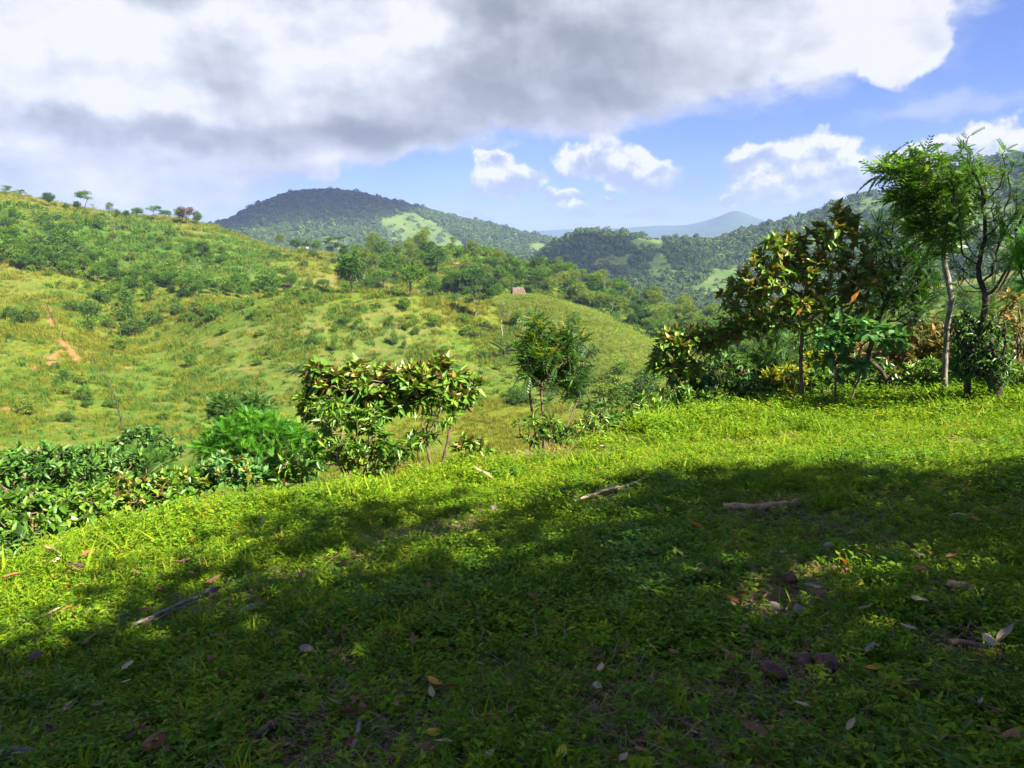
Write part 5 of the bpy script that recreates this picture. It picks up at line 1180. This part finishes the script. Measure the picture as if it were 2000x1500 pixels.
for (px_, py_, ln_, c_, lb) in [
    (303, 1450, 44, 'red', 'long reddish dead leaf in the lower left shade'), (268, 1424, 34, 'brown', 'brown dead leaf above the long reddish one'), (131, 1193, 26, 'orange', 'rusty brown leaf above the thin pale stick'),
    (655, 1284, 44, 'red', 'dark rusty leaf standing upright beside a small grey stone'), (582, 1323, 22, 'red', 'small pinkish brown leaf below the small grey stone'), (848, 1330, 30, 'orange', 'orange leaf below the thin brown twig'),
    (692, 1363, 20, 'red', 'small red brown leaf, upper one of a close trio'), (675, 1394, 34, 'red', 'long red leaf, lower one of a close trio'), (708, 1377, 16, 'red', 'tiny red leaf, right one of a close trio'),
    (845, 1431, 28, 'yellow', 'oval pale yellow leaf near the bottom border'), (882, 1416, 34, 'dark', 'dark folded leaf right of the oval pale yellow leaf'), (866, 1452, 34, 'tan', 'curled tan leaf under the dark folded leaf'),
    (838, 1464, 36, 'brown', 'dull brown leaf left of the curled tan leaf'), (1130, 1376, 30, 'brown', 'brown folded leaf in the lower middle'), (980, 1456, 22, 'brown', 'brown leaf pointing down near the bottom border'),
    (956, 1470, 24, 'tan', 'pinkish tan leaf near the bottom border'), (1095, 1473, 30, 'yellow', 'yellow green leaf at the bottom border'), (1117, 1230, 20, 'yellow', 'small yellow leaf in the middle of the shade'),
    (1325, 1210, 24, 'tan', 'oval tan leaf alone left of the litter patch'), (1358, 1031, 30, 'orange', 'rust orange leaf below the thick log'), (1541, 948, 16, 'orange', 'bright orange leaf in the sun above the log'),
    (1915, 1147, 38, 'yellow', 'large golden leaf near the right border'), (1650, 1105, 30, 'orange', 'orange brown leaf behind the long reddish fruit'), (1800, 1113, 32, 'red', 'red brown leaf left of the large golden leaf'),
    (1768, 1272, 20, 'orange', 'bright orange leaf in the lower right shade'), (1702, 1306, 26, 'orange', 'rusty pointed leaf right of the three fruits'), (1930, 1257, 50, 'tan', 'very long tan leaf at the right border'),
    (1965, 1244, 40, 'grey', 'whitish curled leaf at the right border'), (1590, 1150, 34, 'grey', 'whitish curled leaf right of the egg shaped fruit'), (1620, 1064, 22, 'grey', 'pale grey leaf above the long reddish fruit'),
    (1470, 1430, 60, 'brown', 'large crumpled brown leaf below the three fruits'), (1856, 1450, 40, 'brown', 'brown leaf near the lower right corner'), (1972, 1436, 36, 'brown', 'brown leaf in the lower right corner'),
    (1366, 1134, 34, 'red', 'pinkish brown leaf left of the litter patch'), (1284, 998, 28, 'tan', 'pale tan leaf just left of the log'), (1180, 876, 24, 'tan', 'pale leaf on the sunlit rim'), (942, 929, 34, 'tan', 'pale tan leaf strip on the sunlit grass'),
    (100, 1082, 34, 'tan', 'tan leaf on the sunlit grass near the left border'), (511, 1022, 16, 'tan', 'pinkish leaf on the sunlit grass'), (376, 1055, 14, 'orange', 'small orange leaf in the sunlit grass, upper one'), (364, 1082, 14, 'tan', 'small pale leaf in the sunlit grass, lower one'),
    (1905, 1016, 16, 'orange', 'small orange leaf beside the bone like stick'), (1705, 856, 18, 'tan', 'pale orange leaf in the sunlit weeds'), (1110, 955, 10, 'red', 'tiny dark red leaf in the sun above the split stick'),
    (1700, 1265, 24, 'grey', 'grey leaf above the rusty pointed leaf'), (1560, 1190, 24, 'grey', 'grey leaf scrap on the litter patch, right one'), (1515, 1185, 24, 'tan', 'tan leaf scrap on the litter patch, middle one'), (1535, 1204, 26, 'grey', 'grey leaf scrap on the litter patch, lower one'),
    (1490, 1172, 24, 'brown', 'brown leaf scrap on the litter patch, left one'), (1430, 1180, 44, 'orange', 'orange brown leaf left of the litter patch'), (1060, 1098, 16, 'brown', 'small brown leaf in the shade below the sunlit spot'),
    (1010, 1160, 14, 'red', 'small dark red leaf in the middle shade'), (1266, 1130, 20, 'brown', 'brown leaf in the weeds left of the pinkish leaf'), (760, 1328, 20, 'dark', 'dark leaf left of the orange leaf'),
    (1785, 1330, 26, 'brown', 'brown leaf right of the rusty pointed leaf'), (1940, 1390, 30, 'dark', 'dark leaf above the corner leaves'), (1660, 1420, 28, 'tan', 'tan leaf low in the right shade'), (1360, 1440, 26, 'dark', 'dark crumpled leaf by the bottom border'), (1250, 1462, 24, 'red', 'reddish leaf standing by the bottom border')]:
    leaf_at(px_, py_, ln_, c_, lb)
for lbk, px_, py_, ln_, col_ in [('holding one yellow leaf', 486, 934, .15, 'yellow'), ('big rounded tree with bronze', 1668, 582, .24, 'orange'), ('big rounded tree with bronze', 1560, 610, .16, 'orange')]:
    root = next(o_ for o_ in C.objects if lbk in str(o_.get('label', '')))
    rr_ = math.hypot(root.location.x, root.location.y); q_ = W(px_, py_, rr_ - (.45 if rr_ < 12 else 1.0))
    V, Fq = shapes[0]; o = link('withered_leaf', mesh('withered_leaf', V, [Fq], [D[col_]], smooth_=True, attrs={'rnd': ('FLOAT', np.full(len(V), .6))}), root)
    o.location = q_ - np.array(root.location); o.rotation_euler = (-1.1, .3, .4); o.scale = (ln_,) * 3; o['label'] = 'single %s withered leaf' % col_
LM = [(1575, 1310, 'the three close fruits'), (340, 1212, 'the grey dead branch'), (1530, 1190, 'the litter patch'), (30, 1490, 'the corner stone'), (845, 1430, 'the oval pale yellow leaf'), (1930, 1257, 'the very long tan leaf'),
      (1470, 1430, 'the large crumpled leaf'), (870, 1290, 'the two twigs'), (1117, 1230, 'the small yellow leaf'), (1325, 1210, 'the lone oval tan leaf'), (1636, 1124, 'the long reddish fruit'), (490, 1199, 'the long smooth stone'),
      (655, 1284, 'the upright rusty leaf'), (303, 1450, 'the long reddish leaf'), (525, 1440, 'the bark chunk'), (1915, 1147, 'the large golden leaf'), (1130, 1376, 'the brown folded leaf'), (85, 1220, 'the thin pale stick'), (696, 1463, 'the short whitish stick')]
seen = set()
for i in range(190):
    px_, py_ = rL.uniform(20, 1980), rL.uniform(1080, 1490)
    dd_ = [(px_ - a) ** 2 + (2 * (py_ - b_)) ** 2 for a, b_, _ in LM]; j = int(np.argmin(dd_)); dx, dy = px_ - LM[j][0], py_ - LM[j][1]
    c_ = ['brown', 'dark', 'red', 'tan'][rL.integers(4)]
    wd = ('just ' if dd_[j] < 90 ** 2 else 'well ' if dd_[j] > 220 ** 2 else '') + (('left of ' if dx < 0 else 'right of ') if abs(dx) > 2 * abs(dy) else ('above ' if dy < 0 else 'below '))
    lb = 'small %s withered leaf %s%s' % ({'red': 'reddish', 'dark': 'dark brown', 'brown': 'mid brown'}.get(c_, c_), wd, LM[j][2])
    if lb in seen: continue
    seen.add(lb); leaf_at(px_, py_, rL.uniform(14, 30), c_, lb, 'small withered leaves scattered in the shade')
# ------------------------------------------------------------------ fence on the left slope
def fence(name, pts, n, label, wires=3):
    P = np.array([hit(a, b, 70, 330) for a, b in pts]); d = np.concatenate([[0], np.cumsum(np.linalg.norm(np.diff(P, axis=0), axis=1))]); t = np.linspace(0, d[-1], n)
    Q = np.stack([np.interp(t, d, P[:, i]) for i in range(3)], 1); Q[:, 2] = height(Q[:, 0], Q[:, 1]); rng = np.random.default_rng(n)
    root = empty(name, tuple(Q[0])); tops = []
    for i in range(n):
        h = rng.uniform(1.2, 1.7); lean = rng.normal(0, .08, 2); p = np.array([[0, 0, -.3], [lean[0] * h * .5, lean[1] * h * .5, h * .5], [lean[0] * h, lean[1] * h, h]])
        V, Fq, R, dp = branches(p, np.array([-1, 0, 1]), .05, .065, .5, 6); o = link('post', mesh('post', V, [Fq], [bark_dark], smooth_=True), root); o.location = Q[i] - Q[0]; tops.append(Q[i] - Q[0] + p[2])
    T = np.array(tops)
    for w in range(wires):
        q_ = T.copy(); q_[:, 2] -= .15 + .38 * w; V, Fq, R, dp = branches(q_, np.arange(-1, n - 1), .007, .007, .5, 4); link('wire', mesh('wire', V, [Fq], [wood_grey]), root)
    tag(root, label, 'fence')
fence('wire_fence', [(176, 702), (192, 722), (208, 745), (222, 775), (232, 805), (240, 850)], 34, 'wire fence of dark wooden posts running down the left slope')
fence('wire_fence', [(92, 600), (102, 628), (118, 655), (145, 680), (174, 700)], 24, 'upper run of the wire fence along the dirt track')
# ------------------------------------------------------------------ thatched hut and the far farmhouse
thatch = leafmat('thatch_straw', [(0, (.08, .05, .03)), (.5, (.16, .11, .07)), (1, (.27, .20, .14))], trans=0, rough=.9)
plank_m = barkmat('hut_planks', (.16, .07, .04), (.34, .17, .10), 6)
def boxmesh(name, boxes, m_):
    V = []; Fq = []
    for (x0, x1, y0, y1, z0, z1) in boxes:
        o = len(V); V += [(x, y, z) for x in (x0, x1) for y in (y0, y1) for z in (z0, z1)]
        Fq += [(o, o + 1, o + 3, o + 2), (o + 4, o + 6, o + 7, o + 5), (o, o + 4, o + 5, o + 1), (o + 2, o + 3, o + 7, o + 6), (o, o + 2, o + 6, o + 4), (o + 1, o + 5, o + 7, o + 3)]
    return mesh(name, np.array(V), [np.array(Fq)], [m_])
p = hit(1012, 580, 200, 262); rh = math.hypot(p[0], p[1])
hut = empty('thatched_hut', (p[0], p[1], p[2]), .22)
hl, hw_, eh, rg = 1.75, 1.45, 1.25, 3.1
for sx in (-1, 1):
    for sy in (-1, 1):
        o = link('post', boxmesh('post', [(-.07, .07, -.07, .07, -.4, eh + .25)], bark_dark), hut); o.location = (sx * hl, sy * hw_, 0)
link('wall', boxmesh('wall', [(-.45 + i * .2, -.26 + i * .2, -hw_ - .02, -hw_ + .03, -.2, .95 + .05 * (i % 3)) for i in range(11)], plank_m), hut)
link('wall', boxmesh('wall', [(hl - .03, hl + .02, -hw_ + .15 + i * .2, -hw_ + .34 + i * .2, -.2, eh) for i in range(13)], plank_m), hut)
link('wall', boxmesh('wall', [(-hl + i * .2, -hl + .19 + i * .2, hw_ - .03, hw_ + .02, -.2, eh) for i in range(17)], plank_m), hut)
rng = np.random.default_rng(3); parts = []
ox, oy = 2.25, 2.0; ze = eh - .25
roofV = []; roofF = []
for sy in (-1, 1):
    o = len(roofV); roofV += [(-ox, sy * oy, ze), (ox, sy * oy, ze), (ox * .80, 0, rg), (-ox * .80, 0, rg), (-ox, sy * oy, ze - .16), (ox, sy * oy, ze - .16), (ox * .80, 0, rg - .2), (-ox * .80, 0, rg - .2)]
    q4 = [(0, 1, 2, 3), (4, 7, 6, 5), (0, 4, 5, 1), (1, 5, 6, 2), (3, 7, 4, 0)]
    roofF += [tuple(o + i for i in f) for f in q4]
n = 2600; u = rng.uniform(-1, 1, n); v = rng.uniform(0, 1, n); sy = rng.choice([-1, 1], n); xx = u * ox * (1 - .2 * v)
pos = np.stack([xx, sy * oy * (1 - v), ze + (rg - ze) * v + .05], 1); dr = np.stack([rng.normal(0, .12, n), sy * oy, -(rg - ze) + 0 * u + rng.normal(0, .2, n)], 1)
lf_ = scatter(T_blade(.16, -.05), pos, dr, np.stack([0 * u, sy * (rg - ze), oy + 0 * u], 1), .55 * rng.uniform(.6, 1.2, n), rng.uniform(0, 1, n))
V0 = np.array(roofV, float); F0 = np.array(roofF)
me = mesh('roof', np.concatenate([V0, lf_[0]]), [F0, lf_[1] + len(V0)], [thatch], attrs={'rnd': ('FLOAT', np.concatenate([np.full(len(V0), .4), lf_[2]]))})
roof = link('roof', me, hut)
link('ridge_cap', boxmesh('ridge_cap', [(-ox * .84, ox * .84, -.16, .16, rg - .06, rg + .12)], barkmat('ridge_straw', (.22, .15, .09), (.42, .30, .18), 8)), roof)
tag(hut, 'small thatched hut with plank wall among the trees above the maize', 'hut')
p = hit(594, 486, 330, 470); house = empty('farmhouse', (p[0], p[1], p[2]), .3)
wallm, nt, b, k = mat('house_wall', .9); b.inputs['Base Color'].default_value = (.55, .52, .47, 1)
roofm, nt, b, k = mat('house_roof', .6); b.inputs['Base Color'].default_value = (.42, .42, .44, 1)
link('wall', boxmesh('wall', [(-2, -.5, -1.5, 1.5, -.5, 1.9), (.3, 2, -1.5, 1.5, -.5, 1.9), (-.5, .3, -1.2, 1.5, -.5, 1.9)], wallm), house)
link('roof', mesh('roof', np.array([(-2.4, -2, 1.75), (2.4, -2, 1.75), (2.4, 0, 2.7), (-2.4, 0, 2.7), (2.4, 2, 1.75), (-2.4, 2, 1.75), (-2.4, -2, 1.68), (2.4, -2, 1.68), (2.4, 0, 2.6), (-2.4, 0, 2.6), (2.4, 2, 1.68), (-2.4, 2, 1.68)], float),
     [np.array([(0, 1, 2, 3), (3, 2, 4, 5), (6, 9, 8, 7), (9, 11, 10, 8), (0, 6, 7, 1), (5, 4, 10, 11), (1, 7, 8, 2), (2, 8, 10, 4), (0, 3, 9, 6), (3, 5, 11, 9)])], [roofm]), house)
tag(house, 'tiny pale farmhouse under the palm on the distant saddle', 'house')
# ------------------------------------------------------------------ shade trees beside and behind the viewer
def shade_tree(x, y, h, rc, seed, label, top=1.0):
    rng = np.random.default_rng(seed); z0 = float(height(x, y))
    E = [((0, 0, h * .72), (rc, rc, h * .26)), ((rc * .5, rc * .3, h * .6), (rc * .6, rc * .6, h * .2)), ((-rc * .5, -rc * .2, h * .62), (rc * .55, rc * .6, h * .2)), ((rc * .1, rc * .55, h * .66), (rc * .6, rc * .5, h * .2))]
    env = ellpoints(E, 700, rng); P, par = grow([(np.zeros(3), (.1, .05, 1), h * .3)], env, .42, 2.4, .55, rng, .15, 1600)
    V, Fq, R, dp = branches(P, par, .012, .22, .5, 7); root = empty('shade_tree', (x, y, z0 - .05)); put_stems('shade_tree', V, Fq, par, bark_brown, root)
    tips = P[dp <= 1]; n = 21000; c = tips[rng.integers(0, len(tips), n)]; off = rng.normal(0, .30, (n, 3)) * np.array([1, 1, .7])
    lv = scatter(T_quad(.5), c + off, unit(off + rng.normal(0, .2, (n, 3))), np.array([0, 0, 1.]) + rng.normal(0, .4, (n, 3)), .24 * rng.uniform(.7, 1.2, n), rng.uniform(0, 1, n))
    link('crown', leafmesh('shade_crown', [lv], [L_dark]), root); tag(root, label, 'tree')
shade_tree(2.4, -4.0, 8.6, 3.9, 201, 'large leafy shade tree just behind the viewpoint')
shade_tree(8.0, -0.9, 8.6, 4.3, 202, 'large leafy shade tree right of the viewpoint')
shade_tree(14.6, -0.9, 9.0, 4.6, 203, 'tall leafy shade tree farther right of the viewpoint')
shade_tree(7.8, -5.6, 9.5, 4.4, 204, 'tall leafy shade tree farther behind the viewpoint')
shade_tree(-2.1, -8.8, 8.5, 4.0, 205, 'shade tree behind and left of the viewpoint')
# ------------------------------------------------------------------ cumulus clouds overhead, above the picture, shading the far mountains
cloud_m = bpy.data.materials.new('cloud_vapour'); cloud_m.use_nodes = True; nt = cloud_m.node_tree; nt.nodes.clear()
pv = nt.nodes.new('ShaderNodeVolumePrincipled'); pv.inputs['Color'].default_value = (1, 1, 1, 1); pv.inputs['Density'].default_value = .013
mo = nt.nodes.new('ShaderNodeOutputMaterial'); nt.links.new(pv.outputs[0], mo.inputs['Volume'])
def cloud(px, py, r, H, w, seed, label):
    rng = np.random.default_rng(seed); Tg = W(px, py, r); c = Tg + S * (H / math.sin(SUN_EL)); nu, nv = 96, 48
    u = np.arange(nu) / nu * 2 * math.pi; v = np.linspace(0, math.pi, nv); U, V_ = np.meshgrid(u, v, indexing='ij'); d = np.stack([np.cos(U) * np.sin(V_), np.sin(U) * np.sin(V_), np.cos(V_)], 2).reshape(-1, 3)
    rr = np.ones(len(d))
    for kq in range(26):
        q_ = unit(rng.normal(0, 1, 3)); rr += .16 * np.exp(-((1 - d @ q_) * rng.uniform(9, 30)))
    rr += .06 * fbm(d[:, 0] * 8 + d[:, 2] * 5, d[:, 1] * 8 - d[:, 2] * 4, 1.2, 4, seed)
    P = d * rr[:, None] * np.array([w, w * .75, w * .26]); P[:, 2] = np.where(P[:, 2] < 0, P[:, 2] * .45, P[:, 2])
    i = np.arange(nu)[:, None] * nv; i2 = ((np.arange(nu) + 1) % nu)[:, None] * nv; j = np.arange(nv - 1)[None]
    o = link('cumulus_cloud', mesh('cumulus_cloud', P, [np.stack([i + j, i + j + 1, i2 + j + 1, i2 + j], 2).reshape(-1, 4)], [cloud_m], smooth_=True)); o.location = c; o.rotation_euler = (0, 0, rng.uniform(0, 3))
    tag(o, label, 'cloud')
cloud(560, 440, 2200, 1000, 400, 1, 'wide cumulus cloud shading the dark side of the far mountain')
cloud(1120, 540, 1180, 900, 170, 2, 'cumulus cloud shading the wooded ridge in the middle distance')
# ------------------------------------------------------------------ the air
zs = [v.co.z for o in C.objects if o.name in ('mountains', 'hills') for v in o.data.vertices]
zlo, zhi = min(zs) - 3, max(zs) + 25
HB = 11050
o = link('haze', boxmesh('haze', [(-HB, HB, -HB, HB, zlo, zhi)], None)); o.data.materials.clear()
hm = bpy.data.materials.new('haze'); hm.use_nodes = True; nt = hm.node_tree; nt.nodes.clear()
pv = nt.nodes.new('ShaderNodeVolumePrincipled'); pv.inputs['Color'].default_value = (.46, .60, 1.0, 1); pv.inputs['Density'].default_value = 1.05e-4; pv.inputs['Anisotropy'].default_value = 0.0
mo = nt.nodes.new('ShaderNodeOutputMaterial'); nt.links.new(pv.outputs[0], mo.inputs['Volume']); o.data.materials.append(hm)
try: hm.cycles.homogeneous_volume = True
except Exception: pass
tag(o, 'thin blue haze filling the valley air', 'haze', None, 'stuff')
